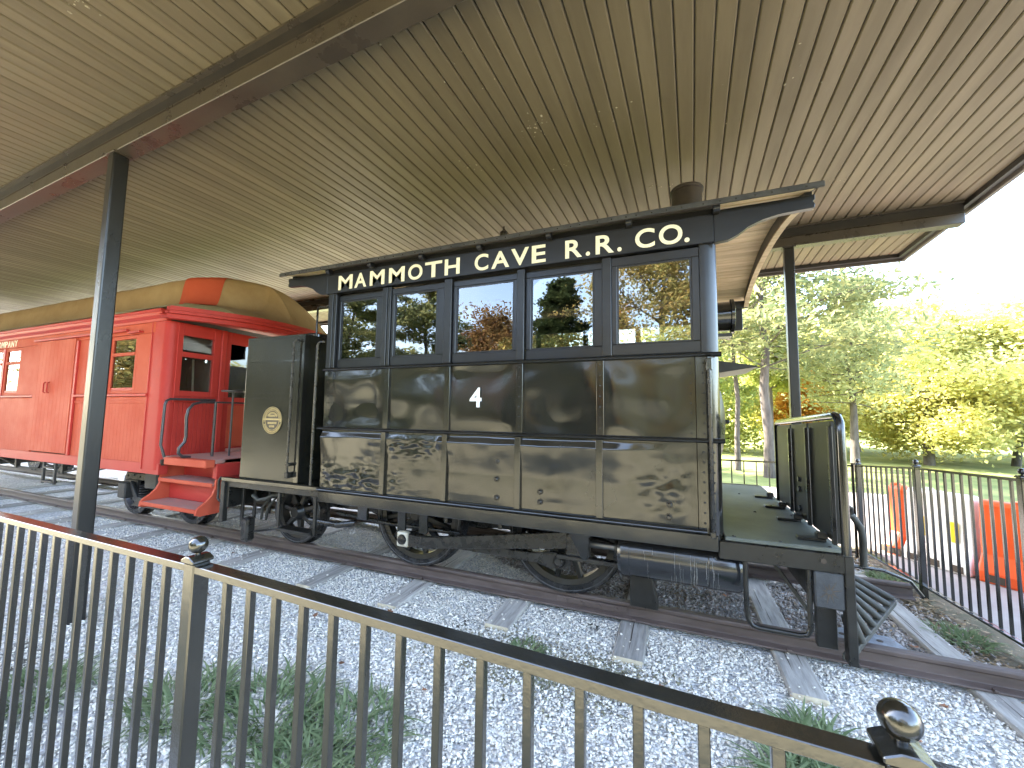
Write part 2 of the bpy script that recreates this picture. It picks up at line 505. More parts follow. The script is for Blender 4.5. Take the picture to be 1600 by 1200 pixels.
def thing(name, label, cat, loc=(0, 0, 0), rotz=0.0, group=None):
    o = bpy.data.objects.new(name, None)
    o.empty_display_size = 0.1
    link(o, None, Matrix.Translation(loc) @ Matrix.Rotation(rotz, 4, 'Z'))
    tag(o, label, cat, group)
    return o


def tag(o, label=None, cat=None, group=None, kind=None):
    if label: o["label"] = label
    if cat: o["category"] = cat
    if group: o["group"] = group
    if kind: o["kind"] = kind
    return o


def dup(o, parent=None, M=None, name=None):
    c = o.copy()
    link(c, parent, M if M is not None else WM[o])
    return c


def dup_tree(o, dM, label=None, group=None):
    c = o.copy()
    link(c, None, dM @ WM[o])
    if label: c["label"] = label
    if group: c["group"] = group
    for ch in list(o.children):
        k = ch.copy(); link(k, c, dM @ WM[ch])
        for g in list(ch.children):
            q = g.copy(); link(q, k, dM @ WM[g])
    return c


def fbm(x, y, z, o=3):
    a, t = 1.0, 0.0
    for _ in range(o):
        t += a * noise.noise(Vector((x, y, z)))
        x *= 2.05; y *= 2.05; z *= 2.05; a *= 0.5
    return t


# ------------------------------------------------------------------ the setting
def gz(x, y):
    """height of the gravel bed"""
    z = -0.175
    z -= 0.035 * max(0.0, min(1.0, (2.9 - y) / 1.6))
    return z + 0.012 * noise.noise(Vector((x * 0.9, y * 0.9, 3.1)))


mb = MB()
mb.add([(-600, -600, -0.34), (600, -600, -0.34), (600, 900, -0.34), (-600, 900, -0.34)], [(0, 1, 2, 3)])
g = build("ground", mb, LAWN)
tag(g, kind='structure')
mb = MB()
mb.grid(lambda u, v: (-80 + 200 * u, 12.6 + 60 * v, -.325 + .03 * noise.noise(Vector((u * 60, v * 20, 0)))), 60, 24)
g = build("lawn", mb, mat("green_lawn", (0.115, 0.15, 0.035), (0.26, 0.27, 0.085), rough=0.95, scale=0.8, bump=0.04, bscale=14, flecks=(0.30, 0.22, 0.08), flo=0.62, fscale=5), smooth=180, recalc=False)
tag(g, kind='structure')
mb = MB()
mb.grid(lambda u, v: (-30 + 32.05 * u, 0.2 + 6.6 * v, gz(-30 + 32.05 * u, 0.2 + 6.6 * v) - 0.012), 160, 33)
mb.add([(-30, 0.2, -.4), (2.05, 0.2, -.4), (-30, .2, -.22), (2.05, .2, -.22)], [(0, 1, 3, 2)])
g = build("gravel_bed", mb, GRAVEL, smooth=180, recalc=False)
tag(g, kind='structure')
mb = MB()
mb.grid(lambda u, v: (1.9 + 0.62 * u, 0.2 + 7.0 * v, -0.195 + 0.02 * fbm(3 * u, 16 * v, 1)), 10, 60)
g = build("verge", mb, EARTH, smooth=180, recalc=False)
tag(g, kind='structure')
mb = MB()
mb.box(2.52, 60, 0.2, 12.7, -0.5, -0.215)
mb.box(-60, 2.52, 7.25, 12.7, -0.5, -0.219)
g = build("pavement", mb, PATHM)
tag(g, kind='structure')

mb = MB()
mb.grid(lambda u, v: (-30 + 60 * u, -3.4 + 3.5 * v, -.245 + .01 * noise.noise(Vector((u * 40, v * 6, 4)))), 60, 8)
g = build("added_path", mb, mat("added_path_fines", (0.36, 0.325, 0.215), (0.285, 0.255, 0.165), rough=0.95, scale=2.2, bump=0.006, bscale=50), smooth=180, recalc=False)  # unseen pale strip behind the camera, added so the railing bars reflect brighter
tag(g, kind='structure')
# gravel stones
_ph = (1 + 5 ** 0.5) / 2
ICO_V = np.array([(-1, _ph, 0), (1, _ph, 0), (-1, -_ph, 0), (1, -_ph, 0), (0, -1, _ph), (0, 1, _ph), (0, -1, -_ph), (0, 1, -_ph),
                  (_ph, 0, -1), (_ph, 0, 1), (-_ph, 0, -1), (-_ph, 0, 1)]) / math.sqrt(1 + _ph * _ph)
ICO_F = np.array([(0, 11, 5), (0, 5, 1), (0, 1, 7), (0, 7, 10), (0, 10, 11), (1, 5, 9), (5, 11, 4), (11, 10, 2), (10, 7, 6), (7, 1, 8),
                  (3, 9, 4), (3, 4, 2), (3, 2, 6), (3, 6, 8), (3, 8, 9), (4, 9, 5), (2, 4, 11), (6, 2, 10), (8, 6, 7), (9, 8, 1)])


def scatter(name, pos, size, V, F, material, kind='stuff', flat=0.7):
    n = len(pos)
    q = rng.normal(size=(n, 4)); q /= np.linalg.norm(q, axis=1)[:, None]
    w, x, y, z = q.T
    Rm = np.stack([np.stack([1 - 2 * (y * y + z * z), 2 * (x * y - z * w), 2 * (x * z + y * w)], 1),
                   np.stack([2 * (x * y + z * w), 1 - 2 * (x * x + z * z), 2 * (y * z - x * w)], 1),
                   np.stack([2 * (x * z - y * w), 2 * (y * z + x * w), 1 - 2 * (x * x + y * y)], 1)], 1)
    nv, nf = len(V), len(F)
    jit = 1 + 0.28 * rng.normal(size=(n, nv, 1)).clip(-1.5, 1.5)
    sc = np.stack([rng.uniform(0.8, 1.25, n), rng.uniform(0.6, 1.0, n), rng.uniform(0.45, 0.8, n)], 1)[:, None, :]
    P = (V[None] * jit * sc)
    P = np.einsum('nij,nkj->nki', Rm, P) * size[:, None, None]
    P[:, :, 2] *= flat
    P += pos[:, None, :]
    me = bpy.data.meshes.new(name)
    me.vertices.add(n * nv)
    me.vertices.foreach_set("co", P.reshape(-1).astype(np.float32))
    Fi = (F[None] + (np.arange(n) * nv)[:, None, None]).reshape(-1)
    k = F.shape[1]
    me.loops.add(len(Fi)); me.loops.foreach_set("vertex_index", Fi.astype(np.int32))
    me.polygons.add(n * nf)
    me.polygons.foreach_set("loop_start", (np.arange(n * nf) * k).astype(np.int32))
    me.polygons.foreach_set("loop_total", np.full(n * nf, k, np.int32))
    me.materials.append(material)
    me.update(calc_edges=True)
    o = bpy.data.objects.new(name, me)
    link(o)
    if kind: o["kind"] = kind
    return o


def stones(n, x0, x1, y0, y1, keep):
    p = np.stack([rng.uniform(x0, x1, n), rng.uniform(y0, y1, n)], 1)
    return p[keep(p[:, 0], p[:, 1])]


def vis(x, y):
    d = np.hypot(x, y)
    dep = -0.3765 * x + 0.926 * y
    rt = 0.926 * x + 0.3765 * y
    infr = (dep > 0.25) & (np.abs(rt) < 1.36 * dep + 0.25)
    return infr & (rng.uniform(size=len(x)) < 1.0 / (1 + (d / 4.2) ** 2.2)) & (x < 2.1 + .1 * rng.normal(size=len(x)))


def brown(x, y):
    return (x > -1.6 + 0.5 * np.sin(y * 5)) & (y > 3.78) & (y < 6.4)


P = stones(420000, -9.5, 2.25, 0.62, 6.7, lambda x, y: vis(x, y) & ~brown(x, y) & ~((np.abs(y - 3.70) < .05) | (np.abs(y - 5.2) < .05)))
z = np.array([gz(a, b) for a, b in P]) + rng.uniform(-0.010, 0.006, len(P))
scatter("gravel", np.column_stack([P, z]), rng.gamma(8, 0.0094 / 8, len(P)).clip(0.004, 0.021), ICO_V, ICO_F, STONE)
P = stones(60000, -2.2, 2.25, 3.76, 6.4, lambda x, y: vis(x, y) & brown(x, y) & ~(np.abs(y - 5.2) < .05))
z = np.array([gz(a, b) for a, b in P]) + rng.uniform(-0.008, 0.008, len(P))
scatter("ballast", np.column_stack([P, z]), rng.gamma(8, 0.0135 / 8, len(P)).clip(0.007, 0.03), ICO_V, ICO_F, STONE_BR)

# ------------------------------------------------------------------ railway track
track = thing("railway_track", "rusty standard railway track on weathered sleepers in the gravel", "railway track", (-2, 4.45, -0.15))


def rail_poly(yc):
    pts = [(-.065, -.135), (.065, -.135), (.065, -.122), (.012, -.108), (.010, -.045), (.034, -.034), (.036, -.008), (.028, 0),
           (-.028, 0), (-.036, -.008), (-.034, -.034), (-.010, -.045), (-.012, -.108), (-.065, -.122)]
    return [(yc + a, b) for a, b in pts]


build("rail", MB().prism(rail_poly(3.70), 'x', -26, 3.4), RAILM, track, bevel=0.003)
build("rail", MB().prism(rail_poly(5.20), 'x', -26, 2.12), RAILM, track, bevel=0.003)
sx = [1.86, 0.76, -0.34, -1.39, -2.46, -3.50, -4.78, -5.85, -6.9, -7.95, -9.0, -10.1, -11.2, -12.3, -13.4]
for i, x in enumerate(sx):
    hw = random.uniform(0.095, 0.125)
    ya, yb = 3.10 + random.uniform(-.04, .05), 5.85 + random.uniform(-.1, .1)
    zt = -0.150 + random.uniform(-0.006, 0.002) if i not in (0,) else -0.140
    mb = MB()
    n = 14
    dx = 0.0
    for j in range(n):
        pass
    mb.box(x - hw, x + hw, ya, yb, zt - 0.16, zt)
    o = build("sleeper", mb, [SLEEPER, SLEEPER_END], track, bevel=0.012)
    o.data.polygons[2].material_index = 1
    for p in o.data.polygons:
        if p.normal.y < -0.9: p.material_index = 1
    # drying cracks along the timber
    mb = MB()
    for _ in range(4):
        cx = x + random.uniform(-hw * .7, hw * .7); c0 = random.uniform(ya + .02, yb - .9); cl = random.uniform(.3, .9)
        w = random.uniform(.0025, .006)
        mb.add([(cx, c0, zt + .0015), (cx + w, c0 + cl * .3, zt + .0015), (cx + w * .4, c0 + cl, zt + .0015), (cx - w, c0 + cl * .5, zt + .0015)], [(0, 1, 2, 3)])
    build("crack", mb, DARK_IN, o, recalc=False)
# stray stones kicked up on to the sleepers
n = 320
k_ = rng.integers(0, len(sx), n)
scatter("gravel", np.column_stack([np.array(sx)[k_] + rng.uniform(-.11, .11, n), rng.choice([3.12, 3.2, 3.35, 3.62, 3.8, 4.3, 4.9], n) + rng.normal(0, .09, n), np.full(n, -.143)]),
        rng.uniform(.005, .012, n), ICO_V, ICO_F, STONE)
mb = MB()
for yr in (3.70, 5.20):
    for x in sx:
        for s in (-1, 1):
            mb.box(x - .012, x + .012, yr + s * .062 - .016, yr + s * .062 + .016, -.125, -.108)
o = build("spike", mb, RAILM, track, bevel=0.003)
o["kind"] = "stuff"
# pale joint plate beside the near rail and fishplate bolts
mb = MB().prism([(1.06, 3.745), (1.50, 3.752), (1.46, 3.93), (1.16, 3.96), (1.04, 3.86)], 'z', -.060, -.018)
o = build("joint_plate", mb, RAILPLATE, track, bevel=0.004)
for px, py in ((1.14, 3.84), (1.36, 3.83)):
    build("bolt_hole", MB().lathe([(0.0, 0.0), (.021, 0), (.019, .002), (0, .002)], (px, py, -.0175), (0, 0, 1), 12), DARK_IN, o)
mb = MB()
mb.box(-1.02, -.40, 3.672, 3.686, -.098, -.048)
o = build("fishplate", mb, RAILM, track, bevel=0.003)
for x in (-.93, -.79, -.63, -.49):
    build("bolt", MB().lathe([(0, -.012), (.013, -.012), (.013, 0)], (x, 3.672, -.072), (0, 1, 0), 6), RAILM, o)

# ------------------------------------------------------------------ shelter
D = R(2.2)
SH_LOC = (-4.66, 1.87, -0.2)
SM = Matrix.Translation((SH_LOC[0], SH_LOC[1], 0)) @ Matrix.Rotation(-D, 4, 'Z')
shelter = thing("shelter", "open train shelter with a boarded brown ceiling on slim black steel posts", "shelter", SH_LOC, -D)
CZ = 4.20
XL, XR, YN, YF = -30.4, 7.74, -1.62, 6.33
pitch = 0.128
npl = int((XR - XL) / pitch)
pm = None
for i in range(npl):
    x = XR - pitch * (i + 0.5)
    if pm is None:
        w = pitch / 2 - 0.0042
        ch = 0.009
        mb = MB()
        mb.prism([(-w, CZ + .02), (-w, CZ + ch), (-w + ch, CZ), (w - ch, CZ), (w, CZ + ch), (w, CZ + .02)], 'y', YN, YF)
        pm = build("ceiling_plank", mb, PLANK, shelter, M=SM @ Matrix.Translation((x, 0, 0)))
        p0 = WM[pm].copy(); x0 = x
    else:
        c = pm.copy()
        dz = random.uniform(-.0012, .0012)
        link(c, shelter, SM @ Matrix.Translation((x - x0, 0, dz)) @ SM.inverted() @ p0)
# deck above the planks, fascia boards round the edge
build("roof_deck", MB().box(XL - .05, XR + .05, YN - .05, YF + .05, CZ + .024, CZ + .13), SHINGLE, shelter, M=SM)
for nm, bx in (("fascia_board", (XL - .11, XR + .11, YF + .055, YF + .10, CZ - .10, CZ + .15)),
               ("fascia_board", (XL - .11, XR + .11, YN - .10, YN - .055, CZ - .10, CZ + .15)),
               ("fascia_board", (XR + .055, XR + .10, YN - .052, YF + .052, CZ - .10, CZ + .15)),
               ("fascia_board", (XL - .10, XL - .055, YN - .052, YF + .052, CZ - .10, CZ + .15))):
    build(nm, MB().box(*bx), FASCIA, shelter, M=SM, bevel=0.004)
build("trim_strip", MB().box(XL, XR + .05, YF - .02, YF + .05, CZ - .06, CZ - .003), BEAM_TRIM, shelter, M=SM, bevel=.003)
build("trim_strip", MB().box(XR - .012, XR + .05, YN, YF - .022, CZ - .06, CZ - .003), BEAM_TRIM, shelter, M=SM, bevel=.003)
# drip edge on the outside
build("drip_edge", MB().box(XL, XR + .16, YF + .105, YF + .16, CZ + .09, CZ + .16), BEAM_TRIM, shelter, M=SM)
build("drip_edge", MB().box(XR + .105, XR + .16, YN - .1, YF + .10, CZ + .09, CZ + .16), BEAM_TRIM, shelter, M=SM)


def beam(yc, sgn):
    xr = XR - .02
    mb = MB()
    hw, t, zb, zt = 0.072, 0.010, 3.93, CZ - .004
    # hollow channel section: bottom plate, web, upper plate
    mb.box(XL, xr, yc - hw, yc + hw, zb, zb + 0.125)
    o = build("beam", mb, BEAMM, shelter, M=SM, bevel=.005)
    build("beam_flange", MB().box(XL, xr, yc - hw + .014, yc + hw - .014, zb + .128, CZ - .026), BEAM_TRIM, o, M=SM)
    build("beam_lip", MB().box(XL, xr, yc - hw - .022, yc + hw + .022, CZ - .024, CZ - .004), BEAMM, o, M=SM)
    build("beam_lip", MB().box(XL, xr, yc - hw - .006, yc - hw + .03, zb + .1285, zb + .135), BEAMM, o, M=SM)
    return o


beam(0.02, 1)
beam(4.70, 1)
POSTS = [(-.06, 0.0), (6.0, 0.02), (-6.0, 0.02), (5.98, 4.70), (0.0, 4.70), (-6.0, 4.70), (-12, .02), (-12, 4.7), (-18, .02), (-18, 4.7), (-24, .02), (-24, 4.7)]
for (x, y) in POSTS:
    zb = gz(*(SM @ Vector((x, y, 0))).xy) - .1
    o = build("post", MB().box(x - .057, x + .057, y - .057, y + .057, zb, 3.918), POSTM, shelter, M=SM, bevel=.012, seg=2)
    build("cap_plate", MB().box(x - .075, x + .075, y - .068, y + .068, 3.9182, 3.9295), BEAMM, o, M=SM, bevel=.002)
# flakes of peeled paint and old nests stuck to the planks
FLAKE = mat("peeled_paint", (.42, .38, .29), (.25, .22, .15), rough=.9, scale=40, island=.3)
mb = MB()
for (fx_, fy_, nn, sp_) in ((-3.50, 1.10, 26, .07), (-1.14, 3.20, 22, .09), (-.72, 2.05, 9, .05), (-1.95, 3.5, 12, .08), (-1.02, 3.85, 12, .07), (-.1, 4.6, 8, .06), (1.75, 5.2, 10, .09), (-5.2, 1.15, 5, .05), (.02, .95, 5, .06), (-.45, 3.3, 8, .12), (-1.5, 2.4, 8, .3), (.9, 3.4, 8, .5)):
    for _ in range(nn):
        x, y = random.gauss(fx_, sp_), random.gauss(fy_, sp_ * .7)
        s_ = random.uniform(.003, .011)
        mb.sphere((x, y, CZ - .001), s_, 5, 4, (1, random.uniform(.5, 1.6), .35))
o = build("paint_flake", mb, FLAKE, shelter)
o["kind"] = "stuff"
# ------------------------------------------------------------------ locomotive
YS, YC, YO = 3.15, 4.45, 5.75
loco = thing("steam_locomotive", "glossy black boxy steam dummy locomotive lettered in cream, under the shelter", "locomotive", (-1.6, YC, 0))
X0, X1 = -3.42, 0.31
seams = [-3.42, -2.63, -1.945, -1.238, -.563, .148]


def lo_dy(x, z):
    """dents of the lower sheets: sheet rolls outward just under the rail, ripples below"""
    t = (1.42 - z) / 0.62
    d = 0.008 * fbm(x * 1.3 + 5, z * 2.0, 0.3, 2)
    d += 0.0022 * fbm(x * 5 + 1, z * 5, 7.7, 2)
    if x < -2.2:
        k = max(0, min(1, (-2.2 - x) / .5)) * math.exp(-((t - 0.8) / 0.22) ** 2)
        d += k * 0.016 * fbm(x * 11, z * 13, 2.2, 2)
    k = math.exp(-((t - 0.22) / 0.16) ** 2) * max(0, 1 - abs(x + 2.3) / 0.55)
    d += k * 0.018 * fbm(x * 12, z * 14, 4.1, 2)
    if x > -.35:
        k = max(0, 1 - abs(x + .05) / .35) * math.exp(-((t - .55) / .3) ** 2)
        d += k * 0.010 * fbm(x * 10, z * 10, 6.1, 2)
    return d


def lo_roll(x, z):
    """crease rolled outward just below the waist moulding"""
    h = 1.388 - z + .006 * noise.noise(Vector((x * 3.1, 1.7, 0)))
    w = 0.055 + 0.022 * noise.noise(Vector((x * 2.3, 8.8, 0)))
    k = 1.0 if x < -.45 else max(0.0, 1 - (x + .45) * 2.4)
    if -2.6 < x < -2.0: k *= .5 + .5 * noise.noise(Vector((x * 7, 0, 2)))
    if h <= 0 or k <= 0: return 0.0
    A = w * 0.50 * k
    return -A * (h / w if h < w else max(0.0, 1 - (h - w) / .26) ** 1.3)


def up_dy(x, z):
    # gentle oil canning between the seams
    d = 0.030 * fbm(x * 1.5 + 2.2, z * 1.7, 4.0, 2) + 0.008 * fbm(x * 3.4, z * 3.2, 9.0, 1)
    return d


def sheet(xa, xb, za, zb, fn, flare=0.0):
    mb = MB()
    n, m = 30, (90 if fn is lo_dy else 22)

    def F(u, v):
        x = xa + (xb - xa) * u; z = za + (zb - za) * v
        e = min(1, 6 * min(u, 1 - u, 1.0)) * min(1, 8 * min(v, 1 - v))
        return (x, YS - flare * (1 - v) + fn(x, z) * (0.25 + 0.75 * e) + (lo_roll(x, z) if fn is lo_dy else 0), z)
    mb.grid(F, n, m)
    k = len(mb.v)
    # returned edge (thickness)
    mb.add([(xa, YS + .012, za), (xb, YS + .012, za), (xb, YS + .012, zb), (xa, YS + .012, zb)], [(3, 2, 1, 0)])
    b0 = [i for i in range(n + 1)]
    mb.f += [(i, i + 1, k + 1, k) if False else (i, k, k + 1) for i in ()]
    return mb


panels = []
for i in range(len(seams) - 1):
    g = 0.0025
    panels.append(build("side_panel", sheet(seams[i] + g, seams[i + 1] - g, 1.436, 2.022, up_dy), PANEL_UP, loco, smooth=180, recalc=False))
    build("side_panel", sheet(seams[i] + g, seams[i + 1] - g, .812, 1.405, lo_dy, .0), PANEL_LO, loco, smooth=180, recalc=False)
# joint straps over the seams
for i, x in enumerate(seams[1:]):
    w = .028
    if i in (0, 1, 2, 3):
        build("joint_strap", MB().box(x + .004, x + .004 + w * 2, YS - .020, YS + .01, 1.437, 2.020), PANEL_UP, loco, bevel=.002)
        build("joint_strap", MB().box(x - .002, x + .05, YS - .029, YS + .01, .813, 1.404), PANEL_LO, loco, bevel=.002)
# corner pieces front and rear
mb = MB()
pr = []
for k in range(9):
    a = R(-90 + 90 * k / 8)
    pr.append((X1 - .09 + .09 * math.cos(a), YS + .085 + .09 * math.sin(a)))
poly = [(.150, YS - .006)] + pr + [(X1, YS + .2), (.150, YS + .2)]
build("corner_sheet", MB().prism(poly, 'z', 1.437, 2.02), PANEL_UP, loco, smooth=35)
build("corner_sheet", MB().prism(poly, 'z', .70, 1.404), PANEL_LO, loco, smooth=35)
poly_w = [(.192, YS - .004)] + pr + [(X1, YS + .2), (.192, YS + .2)]
build("corner_post", MB().prism(poly_w, 'z', 2.055, 3.05), BLACK_WOOD, loco, smooth=35)
# body walls behind the sheets (far side, ends, floor)
build("wall", MB().box(X0 + .02, X1 - .1, YS + .03, YS + .05, .80, 2.03), DARK_IN, loco)
build("wall", MB().box(X0, X1, YO - .05, YO, .78, 2.10), DARK_IN, loco)
build("wall", MB().box(X0, X1, YO - .05, YO, 2.82, 3.06), DARK_IN, loco)
for x in (X0, -2.65, -1.93, -1.21, -.48, X1 - .07):
    build("window_post", MB().box(x, x + .07, YO - .049, YO - .001, 2.101, 2.819), DARK_IN, loco)
build("wall", MB().box(X1 - .035, X1 - .002, YS + .21, YO - .055, .72, 3.2), BLACK, loco)
build("wall", MB().box(X0 + .002, X0 + .035, YS + .12, YO - .055, .72, 2.05), BLACK, loco)
build("wall", MB().box(X0 + .002, X0 + .035, YS + .12, YO - .055, 2.82, 3.2), BLACK, loco)
build("cab_floor", MB().box(X0 + .04, X1 - .04, YS + .06, YO - .06, .70, .76), DARK_IN, loco)
# boiler and backhead inside, only hinted through the glass
build("boiler", MB().lathe([(0, 0), (.46, 0), (.46, 2.2), (0, 2.2)], (-1.9, YC, 1.55), (1, 0, 0), 24), GREASE, loco, smooth=40)


def moulding(x0, x1, z, r, name="moulding", dy=0.0):
    mb = MB()
    pf = [(YS + .02 + dy, z - r), (YS - .012 + dy, z - r), (YS - .026 + dy, z - r * .55), (YS - .030 + dy, z), (YS - .026 + dy, z + r * .55),
          (YS - .012 + dy, z + r), (YS + .02 + dy, z + r)]
    mb.prism(pf, 'x', x0, x1)
    # return round the front corner
    return build(name, mb, BLACK, loco, smooth=40)


moulding(X0 - .01, X1 + .008, 2.036, .016)
moulding(X0 - .05, X1 + .016, 1.421, .017)
moulding(X0 + .0, .20, .797, .017, dy=-.014)
# rivets
mb = MB()


def rivet(x, z, y=YS - .006, r=.0075):
    mb.sphere((x, y, z), r, 6, 4, (1, .7, 1))


for i, x in enumerate(seams[1:5]):
    for k in range(7):
        rivet(x + .032, 1.49 + k * .083, YS - .020)
    for k in range(7):
        rivet(x + .024, .87 + k * .083, YS - .024)
for k in range(8):
    rivet(X0 + .05, 1.47 + k * .072); rivet(X0 + .11, 1.47 + k * .072)
    rivet(.20, 1.47 + k * .072, YS - .01); rivet(.115, 1.47 + k * .072)
    rivet(X0 + .04, .85 + k * .072); rivet(.19, .85 + k * .07, YS - .01); rivet(.255, .85 + k * .07, YS - .008)
o = build("rivet", mb, BLACK, loco, smooth=180)
o["kind"] = "stuff"
for (x, z) in ((-1.40, 1.19), (-1.41, 1.04), (-1.405, .885), (-1.02, .965), (-1.02, .885), (-.04, .955), (-.045, .868)):
    q = MB().lathe([(0, -.026), (.012, -.026), (.018, -.018), (.018, -.008), (.026, -.008), (.026, .02)], (x, YS + lo_dy(x, z), z), (0, 1, 0), 10)
    build("stay_bolt", q, GREASE, loco, smooth=30)
# windows
WIN = [(-3.307, -2.700, -3.30, -2.79, .030), (-2.594, -1.978, -2.59, -2.065, .012), (-1.896, -1.247, -1.86, -1.285, .022),
       (-1.176, -.517, -1.128, -.587, .030), (-.442, .192, -.400, .137, .006)]
for (a, b, pa, pb, dy) in WIN:
    zt = 2.842 if dy < .01 else 2.825
    p0z, p1z = 2.142, 2.772
    pa = max(pa, a + .035)
    y0 = YS + dy
    mb = MB()
    mb.box(a, b, y0, y0 + .035, 2.056, p0z)
    mb.box(a, b, y0, y0 + .035, p1z, zt)
    mb.box(a, pa, y0, y0 + .035, p0z, p1z)
    mb.box(pb, b, y0, y0 + .035, p0z, p1z)
    w = build("window_frame", mb, SASH, loco, bevel=.004)
    build("pane", MB().box(pa - .01, pb + .01, y0 + .016, y0 + .020, p0z - .01, p1z + .01), GLASS, w)
    mb = MB()
    for (q0, q1, r0, r1) in ((pa, pb, p0z, p0z + .012), (pa, pb, p1z - .012, p1z), (pa, pa + .012, p0z + .0121, p1z - .0121), (pb - .012, pb, p0z + .0121, p1z - .0121)):
        mb.box(q0, q1, y0 + .008, y0 + .0155, r0, r1)
    build("glazing_bead", mb, SASH, w)
for (a, b) in ((X0, -3.308), (-2.699, -2.595), (-1.977, -1.897), (-1.246, -1.177), (-.516, -.443)):
    mb = MB()
    if b - a > .09:
        c = (a + b) / 2 + .012
        mb.box(a, c - .004, YS - .006, YS + .08, 2.054, 2.848)
        mb.box(c + .004, b, YS - .004, YS + .08, 2.054, 2.848)
        mb.box(c - .0039, c + .0039, YS + .006, YS + .078, 2.054, 2.848)
    else:
        mb.box(a, b, YS - .006, YS + .08, 2.054, 2.848)
    build("window_post", mb, BLACK_WOOD, loco, bevel=.004)
build("window_head", MB().box(X0 + .02, .19, YS + .058, YS + .078, 2.80, 2.849), BLACK_WOOD, loco)
# interior far glass reflections omitted: far side openings are glazed too
for i in range(5):
    x = (X0, -2.65, -1.93, -1.21, -.48)[i]
    build("pane", MB().box(x + .072, x + .66, YO - .03, YO - .026, 2.102, 2.818), GLASS_C, loco)
# letterboard and lettering
lb = build("letterboard", MB().box(X0 - .004, X1 - .02, YS - .030, YS + .05, 2.852, 3.062), BLACK_WOOD, loco, bevel=.004)
LET = [('M', -3.263, -3.074), ('A', -3.046, -2.89), ('M', -2.844, -2.662), ('M', -2.605, -2.418), ('O', -2.374, -2.21), ('T', -2.18, -1.993),
       ('H', -1.962, -1.804), ('C', -1.648, -1.513), ('A', -1.481, -1.31), ('V', -1.292, -1.128), ('E', -1.101, -0.978), ('R', -0.809, -0.669),
       ('.', -0.638, -0.604), ('R', -0.559, -0.416), ('.', -0.39, -0.357), ('C', -0.255, -0.112), ('O', -0.082, 0.082), ('.', 0.094, 0.129)]


def glyph(ch, bold=0.018):
    c = bpy.data.curves.new("letter", 'FONT')
    c.body = ch; c.size = 1.0; c.extrude = 0.02; c.offset = bold; c.resolution_u = 6
    o = bpy.data.objects.new("letter", c)
    COL.objects.link(o)
    bpy.context.view_layer.update()
    dg = bpy.context.evaluated_depsgraph_get()
    me = bpy.data.meshes.new_from_object(o.evaluated_get(dg))
    bpy.data.objects.remove(o); bpy.data.curves.remove(c)
    vs = np.array([v.co[:] for v in me.vertices])
    fs = [tuple(p.vertices) for p in me.polygons]
    return vs, fs


GL = {}


def put_text(ch, xa, xb, z0, z1, y, parent, material, name="letter", plane='y', thick=.004):
    if ch not in GL: GL[ch] = glyph(ch)
    vs, fs = GL[ch]
    lo, hi = vs.min(0), vs.max(0)
    q = (vs - lo) / np.maximum(hi - lo, 1e-6)
    mb = MB()
    mb.add([(xa + (xb - xa) * a, y - thick * c, z0 + (z1 - z0) * b) for a, b, c in q], fs)
    return build(name, mb, material, parent, recalc=False)


for ch, a, b in LET:
    if ch == '.':
        put_text(ch, a, b, 2.874, 2.908, YS - .0305, lb, LETTER)
    else:
        put_text(ch, a, b, 2.874, 3.026, YS - .0305, lb, LETTER)
put_text('4', -1.678, -1.562, 1.648, 1.822, YS - .012, panels[2], WHITE_NUM, "numeral")
# roof
def roof_z(y):
    t = (y - YC) / 1.42
    return 3.39 - 0.265 * t * t
RA, RB = -4.02, .90
YR0, YR1 = 3.04, 5.86
mb = MB()
n = 16
prof = [(YR0 + (YR1 - YR0) * k / n) for k in range(n + 1)]
poly = [(y, roof_z(y)) for y in prof] + [(y, roof_z(y) - .026) for y in reversed(prof)]
mb.prism(poly, 'x', RA - .03, RB + .03)
roof = build("roof", mb, ROOF_FELT, loco, smooth=30)
# underside boards of front and rear overhang
nb = 20
for (xa, xb) in ((X1 - .001, RB - .01), (RA + .01, X0 + .001)):
    for k in range(nb):
        ya = YR0 + .05 + (YR1 - YR0 - .10) * k / nb + .005
        yb = YR0 + .05 + (YR1 - YR0 - .10) * (k + 1) / nb - .005
        dz = random.uniform(-.003, .003) - .028
        q = MB().prism([(ya, roof_z(ya) + dz), (yb, roof_z(yb) + dz), (yb, roof_z(yb) + dz - .014), (ya, roof_z(ya) + dz - .014)], 'x', xa, xb)
        build("soffit_board", q, CREAM_WOOD, roof)
build("ceiling", MB().prism([(y, roof_z(y) - .03) for y in prof] + [(y, roof_z(y) - .045) for y in reversed(prof)], 'x', X0, X1 - .002), DARK_IN, loco, smooth=30)
# plate along the eave, rafter tails
build("eave_board", MB().box(X0, X1, YS - .012, YS + .03, 3.064, 3.11), BLACK_WOOD, loco, bevel=.003)
for x in (.307, -.297, -.939, -1.583, -2.198, -2.808, -3.37):
    build("rafter", MB().prism([(YR0 + .012, 3.10), (YR0 + .012, 3.065), (YR0 + .03, 3.05), (YS - .0325, 3.05), (YS - .0325, 3.10)], 'y' if False else 'x', x - .022, x + .022), BLACK_WOOD, loco, bevel=.003)
build("drip_strip", MB().box(RA - .03, RB + .03, YR0 - .012, YR0 + .006, 3.085, 3.118), ROOF_FELT, loco, bevel=.003)
mb = MB()
for k in range(46):
    mb.sphere((RA + (RB - RA) * (k + .5) / 46 + random.uniform(-.02, .02), YR0 - .012, 3.10), .006, 5, 4)
o = build("tack", mb, BLACK, loco); o["kind"] = "stuff"


